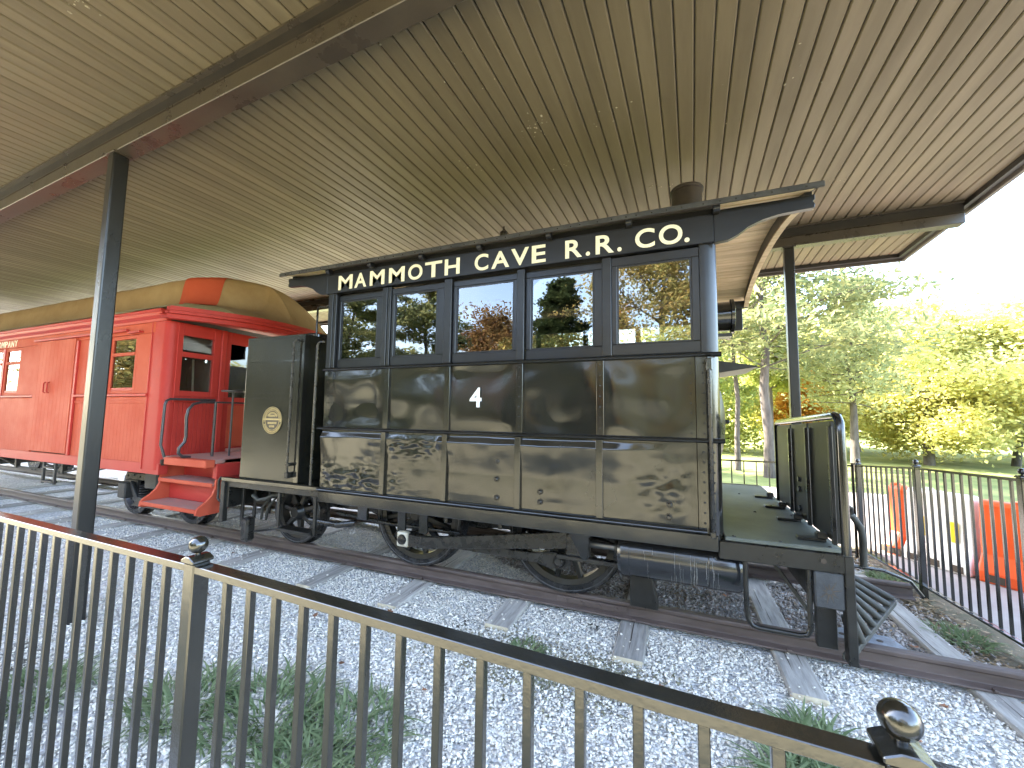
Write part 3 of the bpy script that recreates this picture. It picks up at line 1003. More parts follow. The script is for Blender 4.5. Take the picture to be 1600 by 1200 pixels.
def fascia(sign, xin, xout, y0, y1):
    pts = []
    L = xout - xin
    pts.append((xin, 3.085)); pts.append((xout, 3.085)); pts.append((xout, 3.05)); pts.append((xout - .012 * sign, 3.04)); pts.append((xout, 3.02)); pts.append((xout - .005 * sign, 2.995))
    for u, z in ((.84, 2.992), (.66, 2.985), (.50, 2.965), (.36, 2.93), (.26, 2.885), (.15, 2.853), (.0, 2.846)):
        pts.append((xin + L * u, z))
    return MB().prism(pts, 'y', y0, y1)


build("roof_bracket", fascia(1, X1 - .019, RB, YS - .028, YS + .02), BLACK_WOOD, loco, bevel=.003)
build("roof_bracket", fascia(-1, X0 - .005, RA, YS - .028, YS + .02), BLACK_WOOD, loco, bevel=.003)
build("roof_bracket", fascia(1, X1 - .019, RB, YO - .02, YO + .028), BLACK_WOOD, loco, bevel=.003)
build("roof_bracket", fascia(-1, X0 - .005, RA, YO - .02, YO + .028), BLACK_WOOD, loco, bevel=.003)
build("eave_fascia", MB().box(X1 + .002, RB - .06, YO + .030, YO + .075, 2.72, 3.06), BLACK_WOOD, loco, bevel=.004)
build("eave_fascia", MB().box(RA + .06, X0 - .006, YO + .030, YO + .075, 2.72, 3.06), BLACK_WOOD, loco, bevel=.004)
# arched end boards, front and rear: dark face with cream edge
for (xa, xb) in ((RB - .045, RB - .002), (RA + .002, RA + .045)):
    ys = [YS + .022 + (YO - YS - .044) * k / 20 for k in range(21)]
    up = [(y, roof_z(y) - .045) for y in ys]
    dn = [(y, 2.965 + .27 * math.sqrt(max(0, 1 - ((y - YC) / 1.30) ** 2))) for y in reversed(ys)]
    build("arch_board", MB().prism(up + dn, 'x', xa, xb), [BLACK_WOOD], loco, smooth=30)
    dn2 = [(y, z) for y, z in dn]
    edge = dn2 + [(y, z - .014) for y, z in reversed(dn2)]
    build("arch_edge", MB().prism(edge, 'x', xa - .004, xb + .004), CREAM_WOOD, loco, smooth=30)
# chimney and whistle through the roof
st = build("chimney", MB().lathe([(.0, .57), (.115, .57), (.115, 0), (.150, 0), (.150, .60), (.163, .605), (.166, .625), (.158, .64), (.148, .645), (.120, .645), (.115, .57)],
                          (.165, YC, 3.36), (0, 0, 1), 40), mat("chimney_iron", (.026, .020, .017), (.045, .034, .028), rough=.6, scale=7, bump=.002), loco, smooth=35)
wh = build("whistle", MB().lathe([(0, 0), (.03, 0), (.03, .12), (.015, .13), (.015, .2), (.05, .405), (.05, .50), (.03, .52), (.012, .53), (.012, .58), (0, .58)], (-1.95, YC, 3.38), (0, 0, 1), 12), GREASE, loco, smooth=35)
# headlight, hood, smokebox front
build("headlight", MB().lathe([(0, 0), (.13, 0), (.13, .17), (.155, .175), (.155, .20), (.13, .205), (.12, .19), (0, .19)], (X1 - .0, 4.02, 2.50), (1, 0, 0), 28), BLACK, loco, smooth=35)
build("headlight_bracket", MB().box(X1, X1 + .18, 3.96, 4.08, 2.31, 2.34), BLACK_DULL, loco)
build("smokebox_front", MB().lathe([(0, .15), (.16, .145), (.30, .12), (.38, .08), (.42, .06), (.43, .03), (.43, 0)], (X1 - .002, YC, 1.55), (1, 0, 0), 40), BLACK_DULL, loco, smooth=40)
o = build("smokebox_door_clamp", MB().lathe([(0, .06), (.02, .05), (.02, 0)], (X1 + .14, YC, 1.55), (1, 0, 0), 8), GREASE, loco)
q = MB().prism([(X1, 2.075), (X1 + .33, 2.015), (X1 + .33, 2.006), (X1 + .02, 1.96), (X1, 1.95)], 'y', 3.75, 4.3)
build("lamp_shelf", q, PANELM, loco, bevel=.002)
# vertical hand rod at the front corner
mb = MB(); mb.tube([(.235, YS - .045, 1.93), (.235, YS - .045, .80), (.237, YS - .03, .775)], .014, 10)
build("handrail", mb, GREASE, loco, smooth=60)
build("handrail_bracket", MB().box(.215, .256, YS - .058, YS, 1.915, 2.005), BLACK, loco, bevel=.006)
build("handrail_bracket", MB().box(.217, .254, YS - .058, YS, .765, .81), BLACK, loco, bevel=.006)
mb = MB(); mb.tube([(X0 - .02, YS - .005, 2.34), (X0 - .075, YS - .03, 2.335), (X0 - .09, YS - .035, 2.30), (X0 - .09, YS - .035, .83)], .013, 8)
build("handrail", mb, GREASE, loco, smooth=60)
# frame sill
build("side_sill", MB().box(X0 + .001, X1 - .04, YS - .022, YS + .06, .668, .778), BLACK, loco, bevel=.006)
build("side_sill", MB().box(-4.93, X0 - .002, YS + .02, YS + .10, .70, .80), BLACK_DULL, loco, bevel=.006)
build("side_sill", MB().box(-4.9, .94, YO - .06, YO, .66, .775), BLACK_DULL, loco)
build("main_frame", MB().box(-4.6, .8, 3.86, 3.92, .42, .68), GREASE, loco)
build("main_frame", MB().box(-4.6, .8, 4.98, 5.04, .42, .68), GREASE, loco)
for x in (-4.6, -3.3, -1.75, -.2, .6):
    build("cross_stay", MB().box(x - .05, x + .05, 3.93, 4.97, .46, .64), GREASE, loco)
build("ash_pan", MB().prism([(-3.2, .68), (-1.85, .68), (-2.05, .34), (-3.0, .34)], 'y', 4.05, 4.85), GREASE, loco, bevel=.01)
build("firebox_rod", MB().tube([(-3.6, 3.6, .44), (-2.9, 3.55, .42), (-2.0, 3.6, .40)], .022, 8), GREASE, loco, smooth=60)
build("brake_beam", MB().tube([(-3.75, 3.35, .40), (-3.35, 3.35, .39), (-3.15, 3.4, .42)], .035, 8), GREASE, loco, smooth=60)
# wheels
def spoked_wheel(name, x, y, r, spokes, rot, face=-1):
    """tyre, rim, spokes, hub; face -1 looks to the camera side"""
    mb = MB()
    mb.lathe([(r - .065, .0), (r - .004, .0), (r, .006), (r - .004, .11), (r + .024, .116), (r + .026, .135), (r - .05, .14), (r - .065, .13)], (x, y, r), (0, 1, 0), 56, closed=True)
    w = build(name, mb, WHEELM, loco, smooth=30)
    build("worn_edge", MB().lathe([(r - .030, -.0035), (r - .022, -.0035), (r - .022, .002), (r - .030, .002)], (x, y, r), (0, 1, 0), 56, closed=True), MATS["worn_steel"], w, smooth=30)
    mb = MB().lathe([(r - .115, .02), (r - .066, .012), (r - .066, .125), (r - .115, .115)], (x, y, r), (0, 1, 0), 48, closed=True)
    build("rim", mb, BLACK_DULL, w, smooth=30)
    build("hub", MB().lathe([(0, -.035), (.06, -.035), (.07, -.025), (.085, .01), (.105, .03), (.105, .11), (0, .11)], (x, y, r), (0, 1, 0), 28), BLACK_DULL, w, smooth=35)
    for k in range(spokes):
        a = rot + 2 * math.pi * k / spokes
        d = Vector((math.cos(a), 0, math.sin(a))); t = Vector((-math.sin(a), 0, math.cos(a)))
        c = Vector((x, y + .06, r))
        vs = []
        for rr, wd, th in ((.08, .032, .035), (r - .10, .022, .026)):
            for s1, s2 in ((-1, -1), (1, -1), (1, 1), (-1, 1)):
                vs.append(c + d * rr + t * (s1 * wd) + Vector((0, s2 * th, 0)))
        build("spoke", MB().add(vs, [(0, 1, 2, 3), (7, 6, 5, 4), (0, 4, 5, 1), (1, 5, 6, 2), (2, 6, 7, 3), (3, 7, 4, 0)]), BLACK_DULL, w, bevel=.008)
    return w


W1, W2, RW = -2.535, -.945, .53
for (x, rot) in ((W1, .2), (W2, .35)):
    w = spoked_wheel("driving_wheel", x, 3.625, RW, 12, rot)
    q = []
    for k in range(13):   # balance weight
        a = R(40 + 100 * k / 12)
        q.append((x + .375 * math.cos(a), RW + .375 * math.sin(a)))
    q += [(x + .22 * math.cos(R(140 - 100 * k / 6)), RW + .22 * math.sin(R(140 - 100 * k / 6))) for k in range(7)]
    build("balance_weight", MB().prism(q, 'y', 3.63, 3.74), BLACK_DULL, w)
    spoked_wheel("driving_wheel", x, 5.135, RW, 12, rot)
    build("axle", MB().tube([(x, 3.7, RW), (x, 5.2, RW)], .07, 14), GREASE, loco, smooth=60)
for y in (3.625, 5.135):
    spoked_wheel("trailing_wheel", -4.285, y, .375, 7, .3)
build("axle", MB().tube([(-4.285, 3.7, .375), (-4.285, 5.2, .375)], .055, 14), GREASE, loco, smooth=60)
# rods
PZ = .325
yr = 3.50
mb = MB()
mb.prism([(W1 - .08, PZ - .06), (W1 + .10, PZ - .055), (W1 + .18, PZ - .035), (W2 - .22, PZ - .045), (W2 - .12, PZ - .072), (W2 + .09, PZ - .072), (W2 + .09, PZ + .066),
          (W2 - .12, PZ + .066), (W2 - .22, PZ + .035), (W1 + .18, PZ + .030), (W1 + .10, PZ + .06), (W1 - .08, PZ + .06)], 'y', yr - .02, yr + .025)
build("side_rod", mb, GREASE, loco, bevel=.005)
xe, ze = -.80, .545
mb = MB()
mb.prism([(W1 + .05, PZ - .062), (W1 + .24, PZ - .058), (xe - .02, ze - .085), (xe, ze - .08), (xe, ze + .055), (xe - .03, ze + .058), (W1 + .26, PZ + .052), (W1 + .05, PZ + .062)], 'y', yr - .09, yr - .045)
mr_ = build("main_rod", mb, GREASE, loco, bevel=.006)
mb = MB(); mb.box(W1 - .085, W1 + .048, yr - .10, yr - .035, PZ - .075, PZ + .075)
br = build("crank_brass", mb, BRONZE, loco, bevel=.02, seg=2)
build("crank_pin", MB().lathe([(0, -.018), (.045, -.014), (.052, 0), (.052, .06)], (W1 - .018, yr - .10, PZ), (0, 1, 0), 20), GREASE, br, smooth=40)
build("oil_cup", MB().lathe([(0, .115), (.008, .11), (.012, .085), (.018, .08), (.022, .02), (.016, 0), (0, 0)], (W1 - .018, yr - .068, PZ + .075), (0, 0, 1), 10), BRONZE, br, smooth=40)
build("crank_pin", MB().lathe([(0, -.05), (.03, -.05), (.05, -.03), (.055, 0), (.055, .06)], (W2, yr - .015, PZ), (0, 1, 0), 18), GREASE, loco, smooth=40)
build("oil_cup", MB().lathe([(0, .07), (.014, .065), (.018, .0), (0, 0)], (W2 - .10, yr, PZ + .066), (0, 0, 1), 10), GREASE, loco, smooth=40)
# crosshead, guides, yoke
build("motion_yoke", MB().prism([(-.83, .668), (-.70, .44), (-.66, .44), (-.645, .62), (-.58, .668)], 'y', YS + .10, YS + .135), BLACK, loco, bevel=.004)
build("crosshead", MB().box(-.86, -.66, 3.36, 3.47, .42, .60), GREASE, loco, bevel=.012)
build("guide_bar", MB().box(-.95, -.34, 3.385, 3.445, .605, .640), GREASE, loco, bevel=.004)
build("guide_bar", MB().box(-.95, -.34, 3.385, 3.445, .375, .410), GREASE, loco, bevel=.004)
build("piston_rod", MB().tube([(-.70, 3.415, .525), (-.38, 3.415, .525)], .030, 14), mat("bright_rod", (.25, .25, .25), (.12, .12, .12), rough=.3, metal=.8), loco, smooth=60)
build("gland", MB().lathe([(.0, 0), (.075, 0), (.075, .03), (.05, .032), (.05, .08), (.0, .08)], (-.46, 3.415, .525), (1, 0, 0), 18), GREASE, loco, smooth=35)
for x in (W1 + .05, W1 + .30):
    build("spring_hanger", MB().box(x - .045, x + .045, YS + .14, YS + .17, .45, .668), BLACK, loco, bevel=.004)
build("pedestal", MB().box(W1 - .48, W1 - .36, YS + .12, YS + .16, .50, .668), BLACK, loco, bevel=.004)
for k in range(5):
    build("leaf_spring", MB().box(W1 - .36 + .06 * k, W1 + .46 - .06 * k, 3.92, 3.98, .60 - .022 * k, .619 - .022 * k), GREASE, loco)
mb = MB()
for k in range(7):
    x = -2.1 + .19 * k
    mb.lathe([(0, 0), (.028, 0), (.028, .05), (.015, .05), (.015, .12), (0, .12)], (x, 3.50 + .03 * (k % 2), .52 + .05 * (k % 3)), (0, 0, 1), 8)
    mb.tube([(x, 3.55, .60), (x + .1, 3.6, .55), (x + .2, 3.62, .60)], .012, 6)
o = build("valve_gear", mb, GREASE, loco, smooth=40)
# cylinder with its bands and lime streaks
cy = build("cylinder", MB().lathe([(0, -.015), (.12, -.015), (.165, -.005), (.182, .02), (.182, .08), (.176, .085), (.176, .63), (.182, .635), (.182, .82), (.172, .845), (.13, .86), (0, .86)],
                             (-.42, 3.415, .505), (1, 0, 0), 44), STAIN, loco, smooth=28)
mb = MB()
for k in range(38):
    cx = random.choice([.10, .12, .24, .25, .25, -.20, .0, .05]) + random.gauss(0, .03)
    a0 = random.uniform(148, 215); a1 = min(268, a0 + random.gammavariate(1.6, 28))
    w = random.uniform(.0004, .0015); px = cx
    m = 8
    base = len(mb.v)
    for j in range(m + 1):
        a = R(a0 + (a1 - a0) * j / m)
        rr = .1835 if (-.42 + .635) < px or px < -.34 else .1775
        yy, zz = 3.415 + rr * math.sin(a + math.pi / 2 - math.pi / 2) if False else 3.415 + rr * math.cos(a - R(90) + R(90)), 0
        yy = 3.415 - rr * abs(math.cos(a - R(180))); zz = .505 - rr * math.sin(a - R(180)) + .0
        wob = random.gauss(0, .0012)
        mb.v += [(px - w + wob, yy, zz), (px + w + wob, yy, zz)]
        if j:
            q = base + 2 * j
            mb.f.append((q - 2, q - 1, q + 1, q))
o = build("lime_streak", mb, LIMESCALE, cy, recalc=False); o["kind"] = "stuff"
build("cylinder_saddle", MB().box(-.30, .22, 3.55, 3.86, .40, .70), GREASE, loco, bevel=.01)
build("drain_bracket", MB().prism([(-.36, .36), (-.20, .36), (-.14, .04), (-.36, .04)], 'y', 3.52, 3.66), BLACK_DULL, loco, bevel=.006)
# front platform
dk = build("deck", MB().box(X1 + .002, .97, YS + .01, YO - .01, .745, .772), DECKM, loco, bevel=.004)
for k in range(9):
    build("deck_bolt", MB().sphere((X1 + .06 + .27 * (k % 3), YS + .04 + (k // 3) * .9, .773), .013, 8, 4, (1, 1, .5)), GREASE, dk, smooth=180)
build("deck_sill", MB().box(.272, .97, YS, YS + .07, .622, .742), BLACK_DULL, loco, bevel=.006)
hole = build("bolt_hole", MB().lathe([(0, -.002), (.016, -.002), (.016, .002)], (.86, YS - .0005, .69), (0, 1, 0), 12), DARK_IN, loco)
bb = build("bumper_beam", MB().box(.81, .965, YS + .005, YO - .005, .40, .62), mat("split_grey_timber", (.035, .036, .037), (.065, .066, .066), rough=.85, scale=6, bump=.006, bscale=14), loco, bevel=.008)
mb = MB()
for k in range(9):
    a = R(40 * k + 13); c = (.885, .505)
    l = random.uniform(.05, .10)
    p, q = Vector((c[0] + .015 * math.cos(a), YS + .003, c[1] + .015 * math.sin(a))), Vector((c[0] + l * .75 * math.cos(a), YS + .003, c[1] + l * math.sin(a)))
    n = Vector((-math.sin(a), 0, math.cos(a))) * .005
    mb.add([p - n, p + n, q], [(0, 1, 2)])
build("end_check", mb, DARK_IN, bb, recalc=False)
build("pilot_post", MB().box(.965, 1.015, YS - .005, YS + .07, .085, .735), BLACK_DULL, loco, bevel=.005)
build("pilot_post", MB().box(.965, 1.015, YO - .07, YO + .005, .085, .735), BLACK_DULL, loco, bevel=.005)
build("pilot_brace", MB().box(.84, .95, YS + .12, YS + .17, .11, .40), BLACK_DULL, loco, bevel=.004)
build("pilot_brace", MB().bar((.60, YS + .25, .62), (.95, YS + .2, .10), .05, .02), PILOTM, loco)
# pilot (cow catcher): slats running from the beam down to a V shaped foot
pilot = build("pilot", MB().bar((1.0, 3.30, .06), (1.68, YC, .06), .05, .04).bar((1.68, YC, .06), (1.0, 5.6, .06), .05, .04), PILOTM, loco, bevel=.004)
for k in range(15):
    t = (k + .5) / 15
    y = 3.28 + (5.62 - 3.28) * t
    s = 1 - abs(y - YC) / 1.17
    p = Vector((1.03, YC + (y - YC) * .99, .44 - .02 * s)); q = Vector((1.0 + .66 * s + .02, y, .085))
    if abs(y - YC) > 1.05: p = Vector((1.02, y, .30))
    build("slat", MB().tube([p, q], .026, 8), PILOTM, pilot, smooth=60)
build("pilot_top", MB().box(1.016, 1.06, 3.3, 5.6, .40, .46), PILOTM, pilot, bevel=.004)
# drop panel hinged at the deck edge
px_ = .945
pf = [(3.055, .775), (3.055, 1.56), (3.075, 1.595), (3.11, 1.61), (4.62, 1.565), (4.66, 1.55), (4.675, .79)]
mb = MB()
mb.tube([(px_, 3.04, .772), (px_, 3.04, 1.50), (px_, 3.052, 1.565), (px_, 3.08, 1.598), (px_, 3.13, 1.607), (px_, 4.60, 1.552), (px_, 4.655, 1.535), (px_, 4.67, 1.49), (px_, 4.67, .79)], .026, 10)
dp = build("drop_panel", mb, BLACK, loco, smooth=60)
for (ya, yb, sl) in ((3.17, 3.62, 0), (3.66, 4.10, 0), (4.14, 4.62, 0)):
    zt0, zt1 = 1.575 - (ya - 3.1) * .037, 1.575 - (yb - 3.1) * .037
    build("board", MB().prism([(ya, .80), (yb, .80), (yb, zt1), (ya, zt0)], 'x', px_ - .012, px_ + .016), PANELM, dp, bevel=.004)
for y in (3.145, 3.64, 4.12):
    build("rib", MB().box(px_ - .036, px_ - .0125, y - .016, y + .016, .80, 1.54 - (y - 3.1) * .037), BLACK_DULL, dp, bevel=.003)
for z in (1.10, 1.02, .87):
    build("bolt", MB().lathe([(0, -.012), (.022, -.012), (.022, 0)], (px_ - .012, 3.92, z), (1, 0, 0), 8), BLACK_DULL, dp)
for y in (3.32, 3.88, 4.36, 4.86):
    mb = MB()
    mb.box(.76, .92, y - .035, y + .035, .7735, .792)
    mb.box(.87, .93, y - .028, y + .028, .792, .83)
    build("hinge", mb, BLACK_DULL, loco, bevel=.004)
# stirrup step and air hose
mb = MB(); ys_ = YS + .03
mb.tube([(.43, ys_, .65), (.43, ys_, .33), (.435, ys_, .25), (.46, ys_, .21), (.50, ys_, .20), (.72, ys_, .20), (.765, ys_, .21), (.785, ys_, .25), (.785, ys_, .64)], .016, 8)
build("stirrup_step", mb, BLACK_DULL, loco, smooth=60)
mb = MB(); mb.tube([(.97, 4.15, .78), (1.14, 4.22, .815), (1.28, 4.27, .815), (1.39, 4.3, .77), (1.445, 4.31, .68), (1.46, 4.31, .56), (1.455, 4.32, .36)], .026, 10)
build("air_hose", mb, PILOTM, loco, smooth=60)
mb = MB(); mb.tube([(1.24, 4.2, .86), (1.31, 4.2, .88), (1.36, 4.22, .85), (1.36, 4.22, .81), (1.31, 4.22, .79)], .018, 8)
build("hose_loop", mb, BLACK_DULL, loco, smooth=60)
mb = MB(); mb.tube([(1.35, 4.30, .36), (1.6, 4.38, .33), (1.80, 4.44, .25), (1.90, 4.50, .12)], .014, 8)
build("chain_rod", mb, GREASE, loco, smooth=60)
mb = MB(); mb.tube([(.30, 3.60, .66), (.62, 3.9, .42), (.93, 4.3, .40)], .016, 8)
build("brake_pipe", mb, PILOTM, loco, smooth=60)
# side tank on the rear platform
TX0, TX1, TY0, TY1 = -4.77, -3.80, YS + .05, YO - .05
mb = MB()
c = .035
mb.prism([(TX0 + c, TY0), (TX1 - .004, TY0), (TX1, TY0 + .004), (TX1, TY1), (TX0 + c, TY1), (TX0, TY1 - c), (TX0, TY0 + c)], 'z', .815, 2.462)
tank = build("water_tank", mb, TANK, loco, bevel=.008, seg=2)
mb = MB()
for k in range(50):
    mb.sphere((TX1 + .002, TY0 + .028, .85 + k * .0325), .009, 6, 4)
for k in range(50):
    mb.sphere((TX1 - .03, TY0 - .001, .85 + k * .0325), .0075, 6, 4)
for k in range(28):
    mb.sphere((TX0 + .06 + k * .0325, TY0 - .001, 2.43), .0055, 6, 4)
for z in (1.80, 1.74):
    for k in range(10):
        mb.sphere((TX0 + .12 + k * .062 + (.03 if z < 1.78 else 0), TY0, z), .007, 6, 4)
o = build("rivet", mb, BLACK, tank, smooth=180); o["kind"] = "stuff"
build("angle_iron", MB().box(TX1 - .055, TX1 + .001, TY0 - .008, TY0 - .0005, .82, 2.45), BLACK, tank)
build("angle_iron", MB().box(TX1 + .001, TX1 + .009, TY0 - .006, TY0 + .055, .82, 2.45), BLACK, tank)
build("seam_bead", MB().box(TX0 + .03, TX1 - .057, TY0 - .004, TY0 + .001, 2.16, 2.172), BLACK, tank)
build("filler_lid", MB().lathe([(0, .06), (.14, .06), (.15, .045), (.15, 0)], (-4.0, 3.55, 2.463), (0, 0, 1), 24), BLACK, tank, smooth=30)
build("vent_pipe", MB().tube([(-3.86, 3.40, 2.46), (-3.86, 3.40, 2.80), (-3.86, 3.42, 2.83), (-3.80, 3.46, 2.83), (-3.76, 3.48, 2.86)], .012, 8), GREASE, tank, smooth=60)
build("handrail", MB().tube([(-3.865, TY0 - .004, 2.385), (-3.865, TY0 - .05, 2.39), (-3.90, TY0 - .055, 2.36), (-3.90, TY0 - .055, 1.0), (-3.90, TY0 - .05, .90)], .012, 8), BRONZE if False else GREASE, tank, smooth=60)
build("rail_bracket", MB().box(-3.925, -3.875, TY0 - .07, TY0, .87, .93), BLACK_DULL, tank, bevel=.006)
build("rail_bracket", MB().box(-3.93, -3.87, TY0 - .06, TY0, 1.0, 1.03), BLACK_DULL, tank, bevel=.006)
# round builder's plate: ring, bar and raised lettering
pc = Vector((-4.235, TY0, 1.49))
pl = build("builder_plate", MB().lathe([(0, -.006), (.150, -.006), (.152, .0)], pc, (0, 1, 0), 40), BRASS_DARK, tank, smooth=30)
build("plate_ring", MB().lathe([(.147, -.013), (.153, -.013), (.153, -.0055), (.147, -.0055)], pc, (0, 1, 0), 48, closed=True), BRASS, tank, smooth=30)
build("plate_ring", MB().lathe([(.109, -.011), (.115, -.011), (.115, -.0055), (.109, -.0055)], pc, (0, 1, 0), 48, closed=True), BRASS, tank, smooth=30)
build("plate_bar", MB().box(pc.x - .145, pc.x + .145, TY0 - .012, TY0 - .0055, pc.z + .002, pc.z + .020), BRASS, tank)


# the cast inscription is worn past reading: two raised arcs of strokes and three raised lines
PT = MB()


def arc_strokes(n, rad, h, a0, a1):
    for k in range(n):
        a = R(a0 + (a1 - a0) * (k + .5) / n)
        d = Vector((math.cos(a), 0, math.sin(a))); t = Vector((-d.z, 0, d.x))
        w = abs(R(a1 - a0)) / n * rad * random.uniform(.26, .40)
        c = Vector((pc.x, TY0 - .0055, pc.z))
        vs = [c + d * (rad + q * h / 2) + t * (p * w) for p, q in ((-1, -1), (1, -1), (1, 1), (-1, 1))]
        vs += [v + Vector((0, -.004, 0)) for v in vs]
        PT.add(vs, [(4, 5, 6, 7), (0, 1, 5, 4), (1, 2, 6, 5), (2, 3, 7, 6), (3, 0, 4, 7)])


arc_strokes(34, .131, .018, 188, -8)
arc_strokes(22, .131, .018, 200, 340)
arc_strokes(12, .086, .020, 150, 30)
for zz, w in ((.040, .10), (-.042, .14), (-.080, .085)):
    x = pc.x - w / 2
    while x < pc.x + w / 2 - .006:
        q = random.uniform(.006, .011)
        PT.box(x, x + q, TY0 - .0095, TY0 - .0055, pc.z + zz, pc.z + zz + .022)
        x += q + random.uniform(.003, .006)
o = build("plate_relief", PT, BRASS, tank); o["kind"] = "stuff"
# rear platform
rd = build("deck", MB().box(-4.96, X0 - .003, YS + .005, YO - .005, .801, .814), BLACK, loco, bevel=.003)
build("deck_lip", MB().box(-4.97, X0 - .003, YS - .005, YS + .02, .765, .812), BLACK, loco, bevel=.006)
build("bumper_beam", MB().box(-4.99, -4.86, YS + .02, YO - .02, .46, .70), BLACK_DULL, loco, bevel=.006)
build("corner_plate", MB().box(-4.965, -4.90, YS - .008, YS + .05, .30, .763), BLACK_DULL, loco, bevel=.005)
build("hook", MB().tube([(-5.02, YS + .03, .80), (-5.06, YS + .03, .76), (-5.06, YS + .03, .55), (-5.02, YS + .03, .52)], .014, 8), BLACK_DULL, loco, smooth=60)
for k, (x, y) in enumerate(((-4.86, 3.35), (-4.79, 3.30), (-4.72, 3.4), (-4.6, 3.5))):
    build("hanger", MB().box(x - .02, x + .02, y - .012, y + .012, .20 + .05 * k, .70), BLACK_DULL, loco, bevel=.004)
build("rerail_block", MB().box(-4.74, -4.62, 3.25, 3.36, .07, .34), GREASE, loco, bevel=.02)
build("hose", MB().tube([(-4.62, 3.3, .60), (-4.5, 3.28, .56), (-4.4, 3.3, .58), (-4.3, 3.32, .63), (-4.15, 3.34, .64)], .022, 8), PILOTM, loco, smooth=60)
build("hose", MB().tube([(-4.62, 3.42, .30), (-4.58, 3.40, .45), (-4.45, 3.4, .58)], .014, 8), PILOTM, loco, smooth=60)
build("hose", MB().tube([(-4.54, 3.42, .30), (-4.49, 3.40, .45), (-4.36, 3.4, .58)], .014, 8), PILOTM, loco, smooth=60)
build("brake_rod", MB().tube([(-4.7, 3.3, .17), (-4.1, 3.4, .26)], .012, 6), GREASE, loco)
sy = YS + .02
mb = MB()
mb.box(-4.05, -4.015, sy, sy + .03, .34, .70); mb.box(-3.515, -3.48, sy, sy + .03, .30, .70); mb.box(-4.014, -3.516, sy - .02, sy + .12, .30, .33)
build("hanging_step", mb, BLACK_DULL, loco, bevel=.004)
0 and build("axle_guard", MB().prism([(-4.40, .70), (-4.17, .70), (-4.2, .30), (-4.37, .30)], 'y', 3.50, 3.54), BLACK_DULL, loco, bevel=.004)
build("coupler", MB().box(-5.35, -4.99, 4.36, 4.54, .48, .62), GREASE, loco, bevel=.015)

# ------------------------------------------------------------------ passenger coach
CY0, CY1 = 3.16, 5.74
CX0, CX1 = -17.0, -6.28
coach = thing("passenger_coach", "faded red wooden passenger coach with tan canvas roof coupled behind the engine", "railway coach", (-10.5, YC, 0))
ZB, ZE = .885, 2.93
zs0, zs1 = 1.80, 1.86       # belt sill
# window bays along the near side: (x0,x1)
bays = [(-7.66, -6.98), (-8.24, -7.72)]
x = -10.50
others = []
while x > CX0 + .9:
    others.append((x - .62, x)); x -= .70
door = (-9.86, -8.60)
# lower side panels (matchboard pieces)
segs = [(CX1 - .36, -8.59), (door[0] - .01, CX0)]
mb = MB()
for (a, b) in segs:
    xx = a
    while xx > b + .02:
        x2 = max(b, xx - .085)
        build("matchboard", MB().box(x2 + .0012, xx - .0012, CY0 + .004, CY0 + .03, ZB, zs0 - .03), RED, coach)
        xx = x2
        if xx < -12.4: break
build("side_sheet", MB().box(CX0, -12.4, CY0 + .004, CY0 + .03, ZB, zs0 - .03), RED, coach)
build("belt_rail", MB().box(-8.585, CX1 - .35, CY0 - .03, CY0 + .03, zs0 - .025, zs0 + .012), RED_DEEP, coach, bevel=.006)
build("belt_rail", MB().box(CX0, door[0] - .012, CY0 - .03, CY0 + .03, zs0 - .025, zs0 + .012), RED_DEEP, coach, bevel=.006)
build("belt_strip", MB().box(-8.585, CX1 - .35, CY0 - .008, CY0 + .03, zs0 - .12, zs0 - .085), RED, coach, bevel=.004)
build("letterboard", MB().box(CX0, CX1 - .3, CY0 - .006, CY0 + .03, 2.655, 2.80), RED, coach, bevel=.003)
lbc = coach.children[-1]
build("cornice", MB().prism([(CY0 + .03, 2.80), (CY0 - .02, 2.80), (CY0 - .03, 2.83), (CY0 - .075, 2.865), (CY0 - .085, 2.905), (CY0 - .10, 2.915), (CY0 - .10, 2.945), (CY0 + .03, 2.945)], 'x', CX0, CX1 - .02), RED_DEEP, coach, smooth=25)


def coach_window(a, b):
    mb = MB()
    zt = 2.648
    w = .055
    mb.box(a, a + w, CY0 + .002, CY0 + .03, zs0 + .014, zt); mb.box(b - w, b, CY0 + .002, CY0 + .03, zs0 + .014, zt)
    mb.box(a + w, b - w, CY0 + .002, CY0 + .03, zt - .05, zt); mb.box(a + w, b - w, CY0 + .002, CY0 + .03, zs0 + .014, zs0 + .06)
    mb.box(a + w, b - w, CY0 - .004, CY0 + .03, 2.36, 2.405)
    f = build("window_frame", mb, RED, coach, bevel=.003)
    build("pane", MB().box(a + w - .005, b - w + .005, CY0 + .018, CY0 + .022, zs0 + .05, 2.37), GLASS_C, f)
    build("pane", MB().box(a + w - .005, b - w + .005, CY0 + .018, CY0 + .022, 2.395, 2.61), GLASS_C, f)
    build("sash_bead", MB().box(a + w, b - w, CY0 + .008, CY0 + .016, zs0 + .06, zs0 + .10), RED_DEEP, f)


